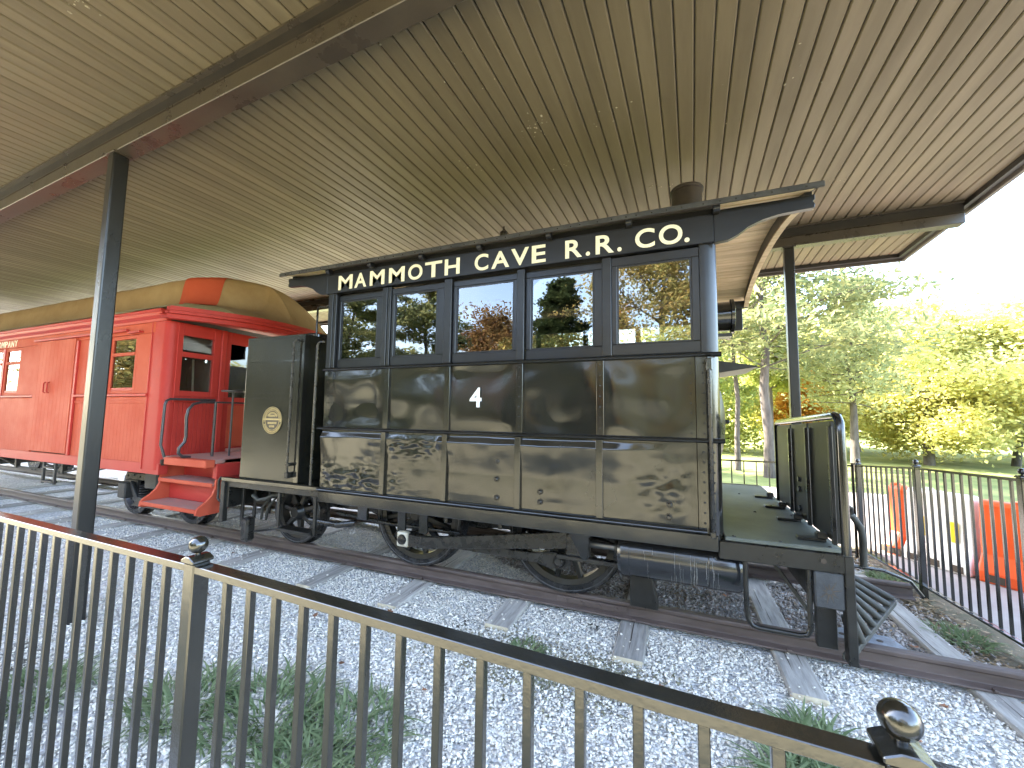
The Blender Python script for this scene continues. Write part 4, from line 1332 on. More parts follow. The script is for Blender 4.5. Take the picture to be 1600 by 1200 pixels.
for (a, b) in bays + others:
    coach_window(a, b)
mulls = [(CX1 - .86 + .0, CX1 - .36)] if False else []
build("pier", MB().box(-6.97, CX1 - .352, CY0 - .002, CY0 + .03, zs0 + .0145, 2.652), RED, coach, bevel=.003)
build("pier", MB().box(-7.712, -7.668, CY0 - .012, CY0 + .03, zs0 + .0145, 2.652), RED_DEEP, coach, bevel=.003)
build("pier", MB().box(-8.58, -8.248, CY0 - .002, CY0 + .03, zs0 + .0145, 2.652), RED, coach, bevel=.003)
build("pier", MB().box(-10.492, door[0] - .012, CY0 - .002, CY0 + .03, zs0 + .0145, 2.652), RED, coach, bevel=.003)
for (a, b) in others[:-1]:
    build("pier", MB().box(a - .078, a - .002, CY0 - .010, CY0 + .03, zs0 + .0145, 2.652), RED_DEEP, coach, bevel=.003)
# baggage door: vertical boards hung on a rail outside the wall
dr = build("sliding_door", MB().box(door[0] + .004, door[1] - .004, CY0 - .022, CY0 + .0, ZB + .02, 2.70), RED, coach, bevel=.004)
k = 0
xx = door[0] + .01
while xx < door[1] - .03:
    w = min(.118, door[1] - .01 - xx)
    build("board", MB().box(xx + .0015, xx + w - .0015, CY0 - .034, CY0 - .0225, ZB + .025, 2.69), RED, dr, bevel=.002)
    xx += w
build("door_rail", MB().box(door[0] - .1, -7.2, CY0 - .05, CY0 - .01, 2.702, 2.735), RED_DEEP, coach, bevel=.004)
build("door_post", MB().box(-8.602, -8.54, CY0 - .028, CY0 + .0015, ZB, 2.65), RED_DEEP, coach, bevel=.004)
for kx in (-9.42, -9.30):
    build("door_handle", MB().tube([(kx, CY0 - .036, 2.02), (kx, CY0 - .06, 2.0), (kx, CY0 - .06, 1.86), (kx, CY0 - .036, 1.84)], .009, 6), RED_DEEP, dr)
build("rail_bracket", MB().box(-7.15, -6.85, CY0 - .06, CY0 - .01, 2.665, 2.69), RED_DEEP, coach)
# lettering on the coach letterboard ("...COMPANY")
word = "COMPANY"
xa = -12.06
tw = .21
start = -11.56
for i, ch in enumerate(word):
    put_text(ch, start + i * .128, start + i * .128 + .102, 2.675, 2.785, CY0 - .0065, lbc, LETTER)
# far side, floor, ends
build("side_wall", MB().box(CX0, CX1 - .3, CY1 - .03, CY1, ZB, zs0), RED, coach)
build("side_wall", MB().box(CX0, CX1 - .3, CY1 - .03, CY1, 2.62, 2.945), RED, coach)
xx = CX1 - .3
while xx > CX0:
    build("pier", MB().box(xx - .10, xx, CY1 - .029, CY1 - .001, zs0 + .001, 2.619), RED, coach)
    xx -= .72
build("coach_floor", MB().box(CX0, CX1 + .01, CY0 + .035, CY1 - .035, .86, .94), DARK_IN, coach)
build("coach_ceiling", MB().box(CX0, CX1 - .02, CY0 + .035, CY1 - .035, 2.90, 2.94), DARK_IN, coach)
build("side_sill", MB().box(CX0, CX1 - .0, CY0 + .012, CY0 + .12, .74, .884), RED_DEEP, coach, bevel=.004)
build("needle_beam", MB().box(CX0, CX1, 4.25, 4.65, .62, .80), TRUCK, coach)
# rounded corner pilaster
pr = [(CX1 - .35, CY0 - .002)]
for k in range(9):
    a = R(-90 + 90 * k / 8)
    pr.append((CX1 - .10 + .10 * math.cos(a), CY0 - .004 + .10 + .10 * math.sin(a)))
pr += [(CX1, CY0 + .12), (CX1 - .35, CY0 + .12)]
build("corner_post", MB().prism(pr, 'z', .80, 2.80), RED_DEEP, coach, smooth=50)
build("corner_bead", MB().box(CX1 - .375, CX1 - .352, CY0 - .012, CY0 + .01, .80, 2.80), RED_DEEP, coach, bevel=.004)
# end wall with window, matchboarding and end door
EX = CX1
wy0, wy1 = CY0 + .13, 3.80
build("end_panel", MB().box(EX - .05, EX - .004, wy0 - .02, 3.83, .95, 1.78), RED_DEEP, coach)
y = wy0
while y < 3.79:
    build("matchboard", MB().box(EX - .0035, EX + .010, y + .0015, min(y + .05, 3.80) - .0015, .97, 1.70), RED_DEEP, coach, bevel=.002)
    y += .05
build("end_rail", MB().box(EX - .006, EX + .02, wy0 - .02, 3.83, 1.701, 1.78), RED_DEEP, coach, bevel=.004)
mb = MB()
wa, wb = wy0 + .045, 3.735
mb.box(EX - .04, EX + .015, wy0 - .02, wa, 1.782, 2.80); mb.box(EX - .04, EX + .015, wb, 3.83, 1.782, 2.80)
mb.box(EX - .04, EX + .012, wa, wb, 1.782, 1.86); mb.box(EX - .04, EX + .02, wa, wb, 2.33, 2.40); mb.box(EX - .04, EX + .012, wa, wb, 2.63, 2.80)
fw = build("end_window_frame", mb, RED_DEEP, coach, bevel=.004)
build("pane", MB().box(EX - .025, EX - .021, wa - .004, wb + .004, 1.85, 2.335), GLASS_C, fw)
build("pane", MB().box(EX - .025, EX - .021, wa - .004, wb + .004, 2.395, 2.635), GLASS_C, fw)
build("end_pillar", MB().box(EX - .05, EX + .03, 3.832, 3.91, .95, 2.80), RED_DEEP, coach, bevel=.01)
# end door (recessed) with tall glass
mb = MB()
mb.box(EX - .06, EX - .02, 3.915, 4.91, .95, 1.80)
dd = build("end_door", mb, RED_DEEP, coach, bevel=.003)
for (a, b) in ((4.00, 4.36), (4.44, 4.82)):
    build("door_panel", MB().box(EX - .0195, EX - .010, a, b, 1.05, 1.68), RED, dd, bevel=.008)
mb = MB()
mb.box(EX - .06, EX - .02, 3.915, 4.00, 1.801, 2.8); mb.box(EX - .06, EX - .02, 4.83, 4.91, 1.801, 2.8); mb.box(EX - .06, EX - .02, 4.001, 4.829, 2.62, 2.8)
build("door_frame", mb, RED_DEEP, dd, bevel=.003)
build("pane", MB().box(EX - .045, EX - .041, 3.996, 4.834, 1.79, 2.625), GLASS_C, dd)
build("end_pillar", MB().box(EX - .05, EX + .03, 4.915, 4.99, .95, 2.80), RED_DEEP, coach, bevel=.01)
build("end_panel", MB().box(EX - .05, EX - .004, 4.995, CY1 - .035, .95, 2.8), RED_DEEP, coach)
# inside: a partition and a pale lamp rod seen through the glass
build("partition", MB().box(-8.6, -8.56, CY0 + .06, CY1 - .06, .95, 2.89), mat("purple_brown_lining", (.075, .045, .045), (.05, .03, .03), rough=.7), coach)
build("stove_pipe", MB().tube([(-6.75, 3.78, 1.5), (-6.75, 3.74, 2.36)], .014, 8), WHITEPL, coach)
for x in (-7.4, -8.2, -10.6, -11.4, -12.2):
    build("bench_seat", MB().box(x - .22, x + .22, CY0 + .1, 4.1, 1.30, 1.42).box(x + .15, x + .22, CY0 + .1, 4.1, 1.421, 1.85), DARK_IN, coach)
# platform and steps
build("platform", MB().box(EX + .012, -5.20, CY0 + .05, CY1 - .05, .94, .985), [STEP_TOP], coach, bevel=.004)
build("platform_edge", MB().box(-6.02, -5.19, CY0 - .07, CY0 + .045, .90, .992), RED, coach, bevel=.008)
build("platform_beam", MB().box(-5.26, -5.18, CY0 + .06, CY1 - .06, .76, .938), RED_DEEP, coach, bevel=.006)
build("threshold", MB().box(EX + .012, EX + .16, 3.99, 4.90, .986, 1.03), STEP_TOP, coach, bevel=.004)


def stringer(x0, x1):
    pts = [(3.05, .36), (3.06, .42), (3.09, .455), (3.16, .50), (3.22, .56), (3.25, .63), (3.255, .72), (3.27, .79), (3.31, .86), (3.34, .985),
           (3.62, .985), (3.62, .80), (3.60, .72), (3.53, .66), (3.50, .60), (3.49, .50), (3.46, .42), (3.42, .37), (3.38, .345), (3.10, .34)]
    pts = [(y - .02, z) for y, z in pts]
    return MB().prism(pts, 'x', x0, x1)


for (a, b) in ((-6.37, -6.335), (-5.235, -5.20)):
    build("step_stringer", stringer(a, b), RED, coach, bevel=.004)
for (y0, y1, z) in ((3.05, 3.34, .42), (3.22, 3.50, .70)):
    tr = build("step_tread", MB().box(-6.333, -5.237, y0, y1, z - .03, z), STEP_TOP, coach, bevel=.004)
    build("nosing", MB().box(-6.334, -5.236, y0 - .014, y0 - .001, z - .045, z + .002), RED, coach, bevel=.004)
build("riser", MB().box(-6.332, -5.238, 3.345, 3.36, .421, .669), RED_DEEP, coach)
build("riser", MB().box(-6.332, -5.238, 3.505, 3.52, .701, .90), RED_DEEP, coach)
# railings
RT = mat("railing_iron", (.03, .025, .026), (.06, .05, .05), rough=.35, scale=10)
mb = MB(); mb.tube([(-6.09, 3.13, .985), (-6.10, 3.11, 1.07), (-6.13, 3.10, 1.14), (-6.13, 3.11, 1.66), (-6.13, 3.125, 1.71), (-6.13, 3.16, 1.735), (-6.10, 3.70, 1.745)], .017, 8)
build("railing", mb, RT, coach, smooth=60)
mb = MB(); mb.tube([(-5.72, 3.22, .995), (-5.72, 3.13, 1.01), (-5.72, 3.085, 1.06), (-5.72, 3.09, 1.12), (-5.72, 3.145, 1.19), (-5.72, 3.155, 1.26), (-5.72, 3.145, 1.50), (-5.72, 3.16, 1.60), (-5.72, 3.21, 1.67), (-5.72, 3.30, 1.70), (-5.72, 3.47, 1.705)], .018, 8)
build("railing", mb, RT, coach, smooth=60)
build("railing_post", MB().tube([(-5.71, 3.475, .985), (-5.71, 3.475, 1.715)], .017, 8), RT, coach, smooth=60)
build("railing", MB().tube([(-5.71, 3.475, 1.705), (-5.70, 3.98, 1.705)], .012, 8), RT, coach, smooth=60)
bw = build("brake_wheel", MB().lathe([(.125, -.010), (.135, -.010), (.14, 0), (.135, .010), (.125, .010)], (-5.61, 3.63, 1.86), (0, 0, 1), 24, closed=True), RT, coach, smooth=60)
for k in range(4):
    a = R(90 * k + 20)
    build("spoke", MB().tube([(-5.61, 3.63, 1.85), (-5.61 + .127 * math.cos(a), 3.63 + .127 * math.sin(a), 1.86)], .009, 6), RT, bw)
build("brake_staff", MB().tube([(-5.61, 3.63, .985), (-5.61, 3.63, 1.86)], .014, 8), RT, coach, smooth=60)
# roof: canvas skin with hooded end; clerestory wall with red end
def hood_x(y):
    t = (y - YC) / 1.42
    return -5.55 - .55 * t * t


def roof_base(y):
    t = (y - YC) / 1.40
    low = 2.95 + .235 * (1 - abs(t) ** 4)
    a = abs(y - YC)
    top = 3.72 - .10 * (a / .82) ** 2
    return low, top


def coach_roof(y, x):
    low, top = roof_base(y)
    a = y - YC
    if a < 0:   # near side keeps the step of the clerestory
        k = 1 / (1 + math.exp((abs(a) - .80) / .012))
        z = low + (top - low) * k
    else:
        t = a / 1.42
        z = 2.95 + .77 * (1 - t ** 2) ** .8 if t < 1 else 2.95
    xe = hood_x(y)
    s = max(0, min(1, (x - (xe - 1.05)) / 1.05))
    smooth_z = 2.95 + .77 * max(0, 1 - (abs(a) / 1.42) ** 2) ** .8
    if a < 0:
        # red nose curves inwards near the end, blending the step into the hood
        q = max(0, min(1, (x + 6.9) / .75))
        kk = 1 / (1 + math.exp((abs(a) - (.80 - .78 * q ** 2.2)) / (.012 + .06 * q)))
        z = low + (top - low) * kk
    drop = (s ** 2.6)
    return z - (z - 2.95) * drop + .012 * fbm(x * 2.2, y * 2.2, 5, 2)


mb = MB()
NU, NV = 150, 110
def CR(u, v):
    y = CY0 - .115 + (CY1 - CY0 + .23) * v
    xe = hood_x(y)
    # columns are denser near the hood
    x = (CX0) + (xe - CX0) * (1 - (1 - u) ** 2.6)
    return (x, y, coach_roof(y, x))
mb.grid(CR, NU, NV)
cr = build("coach_roof", mb, [CANVAS, RED, CANVAS_PALE], coach, smooth=50, recalc=False)
for p in cr.data.polygons:
    c = p.center + Vector(WM[cr].translation)
    if c.z < 3.185 and c.y < YC - .80 and c.x > -7.6:
        p.material_index = 2
# red rim under the hood edge
mb = MB()
pts = [(hood_x(CY0 - .115 + (CY1 - CY0 + .23) * k / 40), CY0 - .115 + (CY1 - CY0 + .23) * k / 40) for k in range(41)]
for (o1, o2, z0, z1) in ((.0, .03, 2.90, 2.955), (-.03, .015, 2.86, 2.899), (-.12, -.04, 2.80, 2.859)):
    vs = []
    for (x, y) in pts:
        vs += [(x + o1 - .05, y, z0), (x + o2, y, z0), (x + o2, y, z1), (x + o1 - .05, y, z1)]
    fs = []
    for k in range(40):
        a, b = 4 * k, 4 * k + 4
        fs += [(a, a + 1, b + 1, b), (a + 1, a + 2, b + 2, b + 1), (a + 2, a + 3, b + 3, b + 2), (a + 3, a, b, b + 3)]
    mb.add(vs, fs)
build("hood_rim", mb, RED_DEEP, coach, smooth=40)
mb = MB()
mb.add([(x - .06, y, 2.87) for x, y in pts] + [(EX - .05, y, 2.87) for x, y in pts], [(k, k + 1, 42 + k, 41 + k) for k in range(40)])
build("hood_soffit", mb, RED_DEEP, coach, recalc=False)
mb = MB()


def NOSE(u, v):
    a = .835 - .80 * v ** 1.7
    y = YC - a
    xr = -6.60 + .34 * (a / .835) ** 2
    xl = -7.02 + .26 * v ** 1.5 + .03 * math.sin(9 * v)
    x = xl + (xr - xl) * u
    return (x, y - .010, coach_roof(y, x) + .009)


mb.grid(NOSE, 26, 46)
build("clerestory_end", mb, RED, coach, smooth=60, recalc=False)
# underframe: truss rods, ladder step, truck
build("truss_rod", MB().tube([(-8.0, 3.5, .80), (-9.6, 3.5, .52), (-11.3, 3.5, .52), (-13, 3.5, .80)], .016, 6), PILOTM, coach)
build("truss_rod", MB().tube([(-8.0, 3.9, .80), (-9.6, 3.9, .50), (-11.3, 3.9, .50), (-13, 3.9, .80)], .016, 6), PILOTM, coach)
for x in (-9.6, -11.3):
    build("queen_post", MB().box(x - .03, x + .03, 3.47, 3.53, .50, .86), TRUCK, coach)
for x in (-9.42, -9.05):
    build("ladder_side", MB().box(x - .022, x + .022, CY0 + .03, CY0 + .06, .40, .885), TRUCK, coach, bevel=.004)
for z in (.42, .64):
    build("ladder_rung", MB().box(-9.40, -9.07, CY0 + .02, CY0 + .09, z, z + .03), TRUCK, coach, bevel=.004)
for (a, b, c, d) in ((-12.6, -11.8, .45, .8), (-10.6, -10.0, .5, .82)):
    build("equipment_box", MB().box(a, b, 4.2, 4.7, c, d), TRUCK, coach, bevel=.02)


def truck(xc):
    t = build("truck_frame", MB().box(xc - .95, xc + .95, 3.60, 3.68, .52, .62).box(xc - .95, xc + .95, 5.22, 5.30, .52, .62), (MATS.get("dusty_truck_paint") or mat("dusty_truck_paint", (.15, .125, .085), (.03, .027, .022), rough=.7, scale=9, bump=.003)), coach, bevel=.006)
    for s in (-1, 1):
        w = build("truck_wheel", MB().lathe([(0, .02), (.12, -.01), (.16, .03), (.28, .04), (.31, .0), (.372, 0), (.375, .10), (.40, .11), (.40, .135), (.3, .14), (0, .12)], (xc + s * .70, 3.625, .375), (0, 1, 0), 40), WHEELM, coach, smooth=28)
        build("truck_wheel", MB().lathe([(0, .02), (.12, -.01), (.16, .03), (.28, .04), (.31, .0), (.372, 0), (.375, .10), (.40, .11), (.40, .135), (.3, .14), (0, .12)], (xc + s * .70, 5.275, .375), (0, -1, 0), 40), WHEELM, coach, smooth=28)
        build("axle", MB().tube([(xc + s * .70, 3.55, .375), (xc + s * .70, 5.35, .375)], .06, 12), TRUCK, coach)
        build("journal_box", MB().box(xc + s * .70 - .10, xc + s * .70 + .10, 3.44, 3.60, .27, .50), TRUCK, t, bevel=.015)
        build("pedestal", MB().prism([(xc + s * .7 - .17, .52), (xc + s * .7 + .17, .52), (xc + s * .7 + .13, .28), (xc + s * .7 + .105, .28), (xc + s * .7 + .105, .50), (xc + s * .7 - .105, .50), (xc + s * .7 - .105, .28), (xc + s * .7 - .13, .28)], 'y', 3.56, 3.60), TRUCK, t)
    build("equaliser", MB().prism([(xc - .75, .50), (xc - .60, .52), (xc - .40, .30), (xc + .40, .30), (xc + .60, .52), (xc + .75, .50), (xc + .62, .46), (xc + .44, .22), (xc - .44, .22), (xc - .62, .46)], 'y', 3.50, 3.54), TRUCK, t, bevel=.004)
    for s in (-.25, .25):
        for k in range(5):
            build("coil_spring", MB().lathe([(.05, 0), (.07, .012), (.05, .024)], (xc + s, 3.52, .32 + k * .036), (0, 0, 1), 12), TRUCK, t, smooth=40)
    for k in range(4):
        build("leaf_spring", MB().box(xc - .35 + .05 * k, xc + .35 - .05 * k, 3.42, 3.49, .20 + .024 * k, .220 + .024 * k), TRUCK, t)
    mbb = MB()
    for k in range(12):
        mbb.sphere((xc - .88 + k * .16, 3.597, .57 + .02 * (k % 2)), .018, 6, 4)
    b = build("frame_bolt", mbb, PILOTM, t); b["kind"] = "stuff"
    build("bolster", MB().box(xc - .15, xc + .15, 3.45, 5.4, .45, .70), TRUCK, t, bevel=.02)


truck(-7.0)
truck(-15.0)
build("air_tank", MB().lathe([(0, -.02), (.12, -.01), (.17, .03), (.17, .8), (.12, .84), (0, .85)], (-7.2, 5.4, .72), (1, 0, 0), 20), TRUCK, coach, smooth=40)

# ------------------------------------------------------------------ fences
def fence(name, label, pts, ztops, zbase, gap=0.117, bar=0.0195, rail_h=.022, rail_w=.044, post=.05, ball=.026, skip_ball=(), balls=True):
    cx = sum(p[0] for p in pts) / len(pts); cy = sum(p[1] for p in pts) / len(pts)
    f = thing(name, label, "fence", (cx, cy, zbase))
    for i, (x, y) in enumerate(pts):
        a = math.atan2(pts[min(i + 1, len(pts) - 1)][1] - pts[max(i - 1, 0)][1], pts[min(i + 1, len(pts) - 1)][0] - pts[max(i - 1, 0)][0])
        M = Matrix.Translation((x, y, 0)) @ Matrix.Rotation(a, 4, 'Z')
        zt = ztops[i]
        p = build("post", MB().box(-post / 2, post / 2, -post / 2, post / 2, zbase - .1, zt + .006), STEEL, f, M=M, bevel=.004)
        build("cap", MB().prism([(-post * .62, zt + .0065), (post * .62, zt + .0065), (post * .62, zt + .016), (post * .2, zt + .026), (-post * .2, zt + .026), (-post * .62, zt + .016)], 'y', -post * .62, post * .62), STEEL, p, M=M, bevel=.002)
        if balls:
            build("ball_finial", MB().lathe([(.008, 0), (.009, .012), (.005, .018)], (0, 0, zt + .026), (0, 0, 1), 10).sphere((0, 0, zt + .034 + ball * .85), ball, 20, 12), STEEL, p, M=M, smooth=60)
    for i in range(len(pts) - 1):
        (xa, ya), (xb, yb) = pts[i], pts[i + 1]
        za, zb = ztops[i], ztops[i + 1]
        d = Vector((xb - xa, yb - ya, 0)); L = d.length; d /= L
        s, e = post / 2 + .001, L - post / 2 - .001
        P = lambda t, z: (xa + d.x * t, ya + d.y * t, z)
        zz = lambda t: za + (zb - za) * t / L
        build("top_rail", MB().bar(P(s, zz(s) - rail_h / 2), P(e, zz(e) - rail_h / 2), rail_w, rail_h), STEEL, f, bevel=.0015)
        build("bottom_rail", MB().bar(P(s, zbase + .09), P(e, zbase + .09), rail_w, rail_h), STEEL, f, bevel=.0015)
        n = max(1, round(L / gap) - 1)
        for k in range(n):
            t = L * (k + 1) / (n + 1)
            if L > 1.5: t = .155 + (L - .31) * k / (n - 1) if n > 1 else L / 2
            x, y, _ = P(t, 0)
            M = Matrix.Translation((x, y, 0)) @ Matrix.Rotation(math.atan2(d.y, d.x), 4, 'Z')
            build("baluster", MB().box(-bar / 2, bar / 2, -bar / 2, bar / 2, zbase + .105, zz(t) - rail_h - .0005), STEEL, f, M=M, bevel=.0015)
    return f


FZ = 1.10
fx = lambda x: .792 - .0165 * (x - .31)
fp = [(-4.80, fx(-4.8)), (-3.10, fx(-3.1)), (-1.40, .832), (.300, .795), (2.0, .76)]
fence("metal_fence", "black railing with ball finials running close along the bottom of the view", fp, [FZ, FZ, FZ, FZ - .018, FZ - .036], -.22)
fence("metal_fence", "black railing beside the pavement at the right end of the track", [(2.44, 3.05), (2.385, 4.20), (2.30, 5.42), (2.19, 6.52)],
      [1.18, 1.165, 1.11, 1.01], -.15, gap=.105, bar=.018, ball=.024)
fence("metal_fence", "thin black railing across the back behind the engine's front deck", [(2.15, 6.57), (.45, 6.62), (-1.25, 6.70), (-2.95, 6.78), (-4.6, 6.86)],
      [1.0, .99, .98, .98, .98], -.2, gap=.15, bar=.014, balls=False, post=.03, rail_w=.022, rail_h=.022)

# ------------------------------------------------------------------ plastic barriers beyond the fence
def barrier(label, p, q, z0, h, material, group):
    p, q = Vector((*p, 0)), Vector((*q, 0))
    d = q - p; L = d.length
    a = math.atan2(d.y, d.x)
    b = thing("plastic_barrier", label, "barrier", (*((p + q) / 2).xy, z0), a, group)
    M = Matrix.Translation((p.x, p.y, z0)) @ Matrix.Rotation(a, 4, 'Z')
    pf = [(-.20, 0), (.20, 0), (.20, .12), (.10, .30), (.08, h - .05), (.05, h), (-.05, h), (-.08, h - .05), (-.10, .30), (-.20, .12)]
    build("body", MB().prism(pf, 'x', 0, L), material, b, M=M, bevel=.025, seg=2)
    for k in range(3):
        x = L * (k + .5) / 3
        build("fork_slot", MB().box(x - .06, x + .06, -.203, -.17, .02, .10), DARK_IN, b, M=M)
    build("filler_cap", MB().lathe([(0, .02), (.05, .02), (.055, 0)], (L * .3, 0, h), (0, 0, 1), 16), material, b, M=M)
    for k in range(2 if material is WHITEPL else 0):
        x = L * (.25 + .5 * k)
        build("reflector", MB().box(x - .035, x + .035, -.112, -.085, .34, .58), YELLOW, b, M=M, bevel=.004)
    return b


BG = "water filled barriers along the pavement"
barrier("white plastic barrier standing between two orange ones", (2.93, 7.08), (3.30, 6.52), -.215, .92, WHITEPL, BG)
barrier("nearer orange plastic barrier at the right end of the row", (3.32, 6.49), (3.95, 5.75), -.215, .90, ORANGE, BG)
barrier("farther orange plastic barrier half hidden by a fence post", (2.81, 7.27), (2.91, 7.11), -.215, .92, ORANGE, BG)

# ------------------------------------------------------------------ plants, leaves
def blade_clump(name, label, cx, cy, n, rad, h, group=None):
    t = thing(name, label, "plant", (cx, cy, gz(cx, cy)), 0, group)
    mb = MB()
    for _ in range(n):
        a = random.uniform(0, 2 * math.pi); r = rad * .45 * math.sqrt(random.random())
        bx, by = cx + r * math.cos(a), cy + r * math.sin(a)
        b = random.gauss(a, .9); L = h * random.uniform(.6, 1.25); w = random.uniform(.005, .0105)
        lean = random.uniform(.75, 1.5)
        side = Vector((-math.sin(b), math.cos(b), 0)) * w
        zb = gz(cx, cy) - .01
        vs = []
        for k in range(5):
            u = k / 4
            out = L * lean * (u ** 1.5) * .85
            up = L * (u - .55 * lean * u * u)
            c = Vector((bx + out * math.cos(b), by + out * math.sin(b), zb + max(up, .004)))
            s = side * (1 - u ** 2 * .97)
            vs += [c - s, c + s]
        mb.add(vs, [(2 * k, 2 * k + 1, 2 * k + 3, 2 * k + 2) for k in range(4)])
    o = build("blades", mb, BLADE, t, recalc=False)
    o["kind"] = "stuff"
    return t


PG = "strappy green tufts in the gravel"
blade_clump("grass_tuft", "lush strappy grass tuft beside the fence post in the gravel", -2.25, 1.78, 300, .74, .17, PG)
blade_clump("grass_tuft", "broad grass tuft right of the ball topped fence post", -1.72, 1.82, 300, .70, .165, PG)
blade_clump("grass_tuft", "grass tuft filling the lower edge between the fence bars", -1.75, 1.55, 210, .6, .16, PG)
blade_clump("grass_tuft", "low grass tuft nearest the shelter post", -2.80, 1.66, 240, .6, .17, PG)
blade_clump("grass_tuft", "small grass tuft behind the railing at the far left", -3.72, 1.34, 200, .5, .17, PG)
blade_clump("grass_tuft", "thin grass sprigs by the sleeper ends near the engine", -1.05, 2.90, 90, .35, .09, PG)
blade_clump("grass_tuft", "pale grass tuft under the large ball finial", .66, 2.72, 240, .36, .19, PG)
blade_clump("grass_tuft", "grass tuft between the last railing bar and corner post", .52, 2.45, 200, .30, .2, PG)
blade_clump("grass_tuft", "scrubby weeds along the foot of the right railing", 2.12, 4.5, 160, .4, .12, PG)
blade_clump("grass_tuft", "yellowing weeds by the end of the far rail", 2.15, 5.75, 160, .4, .14, PG)
# worn, stained patch of darker chips in the gravel
n = 2600
px = rng.normal(-.85, .42, n); py = rng.normal(2.86, .16, n)
scatter("gravel", np.column_stack([px, py, np.array([gz(a, b) for a, b in zip(px, py)]) + rng.uniform(-.004, .006, n)]), rng.uniform(.005, .014, n), ICO_V, ICO_F,
        mat("stained_chips", (.27, .235, .165), (.15, .15, .085), rough=.9, scale=4, island=.35))
# verge litter: dry leaf flakes along the right railing
n = 2600
px = rng.normal(2.15, .12, n).clip(1.8, 2.5); py = rng.uniform(2.4, 7.0, n)
V = np.array([(-1, 0, 0), (-.2, -.55, .12), (1, 0, .1), (-.1, .55, .16)]); F = np.array([(0, 1, 2, 3)])
scatter("leaf_litter", np.column_stack([px, py, np.full(n, -.175) + rng.uniform(-.01, .01, n)]), rng.uniform(.012, .035, n), V, F,
        mat("dry_litter", (.34, .25, .14), (.19, .13, .075), rough=.85, scale=6, island=.5), flat=.35)
n = 500
px = rng.uniform(-1.2, 1.9, n); py = rng.uniform(3.8, 5.1, n)
scatter("leaf_litter", np.column_stack([px, py, np.full(n, -.158) + rng.uniform(-.004, .008, n)]), rng.uniform(.01, .025, n), V, F,
        MATS["dry_litter"], flat=.4)


def leaf_shape():
    mb = MB()
    out = [(0, -1), (.35, -.55), (.8, -.6), (.55, -.15), (.95, .2), (.5, .35), (.3, .6), (0, 1), (-.3, .6), (-.5, .35), (-.95, .2), (-.55, -.15), (-.8, -.6), (-.35, -.55)]
    mb.add([(x, y, .22 * (abs(x) ** 1.5) + .08 * math.sin(3 * y)) for x, y in out] + [(0, 0, 0)], [(i, (i + 1) % 14, 14) for i in range(14)])
    return mb


LG = "fallen leaves on the gravel"
spots = [(-5.09, 3.43), (-5.13, 3.72), (-5.9, 3.25), (-1.1, 3.60), (.43, 4.6), (-.2, 1.75), (-.55, 2.0), (-1.2, 1.7), (.15, 2.3), (-.9, 1.5),
         (-2.6, 1.55), (-2.2, 2.3), (-3.0, 2.0), (-1.5, 2.3), (-3.6, 1.8), (.1, 1.4), (-.3, 1.25), (-1.75, 1.3), (.9, 2.4), (1.2, 3.0), (1.5, 3.4), (-4.2, 2.6),
         (-2.9, 2.7), (-5.6, 2.9), (.9, 4.3), (1.7, 4.2), (1.9, 4.8), (1.2, 4.9), (-.1, 2.9), (-2.35, 3.0)]
l0 = None
for i, (x, y) in enumerate(spots):
    s = random.uniform(.022, .04)
    M = Matrix.Translation((x, y, gz(x, y) + .012)) @ Matrix.Rotation(random.uniform(0, 6.28), 4, 'Z') @ Matrix.Rotation(random.gauss(0, .35), 4, 'X') @ Matrix.Scale(s, 4)
    if l0 is None:
        l0 = build("fallen_leaf", leaf_shape(), DEADLEAF, None, M=M, recalc=False)
        l0.matrix_basis = M; WM[l0] = M
        tag(l0, "small dry brown leaf lying on the gravel", "leaf", LG)
    else:
        dup(l0, None, M)

# ------------------------------------------------------------------ trees
def leaf_cloud(name, pts, size, material, parent, M, elong=1.0, horiz=0.3):
    """many leaf sized quads at pts (n,3)"""
    n = len(pts)
    a = rng.normal(size=(n, 3)); a[:, 2] *= (1 - horiz); a /= np.linalg.norm(a, axis=1)[:, None]
    b = rng.normal(size=(n, 3)); b -= a * (a * b).sum(1)[:, None]; b /= np.linalg.norm(b, axis=1)[:, None]
    s = (size * rng.uniform(.6, 1.35, n))[:, None]
    A, B = a * s * elong, b * s * .55
    P = np.stack([pts - A, pts + B - A * .1, pts + A, pts - B + A * .1], 1)
    me = bpy.data.meshes.new(name)
    me.vertices.add(n * 4); me.vertices.foreach_set("co", P.reshape(-1).astype(np.float32))
    me.loops.add(n * 4); me.loops.foreach_set("vertex_index", np.arange(n * 4, dtype=np.int32))
    me.polygons.add(n)
    me.polygons.foreach_set("loop_start", (np.arange(n) * 4).astype(np.int32)); me.polygons.foreach_set("loop_total", np.full(n, 4, np.int32))
    me.materials.append(material)
    me.update(calc_edges=True)
    o = bpy.data.objects.new(name, me)
    link(o, parent, M)
    return o


def limb(mb, p, d, L, r, n=6, wob=.12, seg=5):
    pts = [Vector(p)]; rs = [r]
    d = Vector(d).normalized()
    for k in range(seg):
        d = (d + Vector((random.gauss(0, wob), random.gauss(0, wob), random.gauss(0, wob) + .03))).normalized()
        pts.append(pts[-1] + d * (L / seg)); rs.append(r * (1 - .8 * (k + 1) / seg))
    mb.tube(pts, rs, n)
    return pts


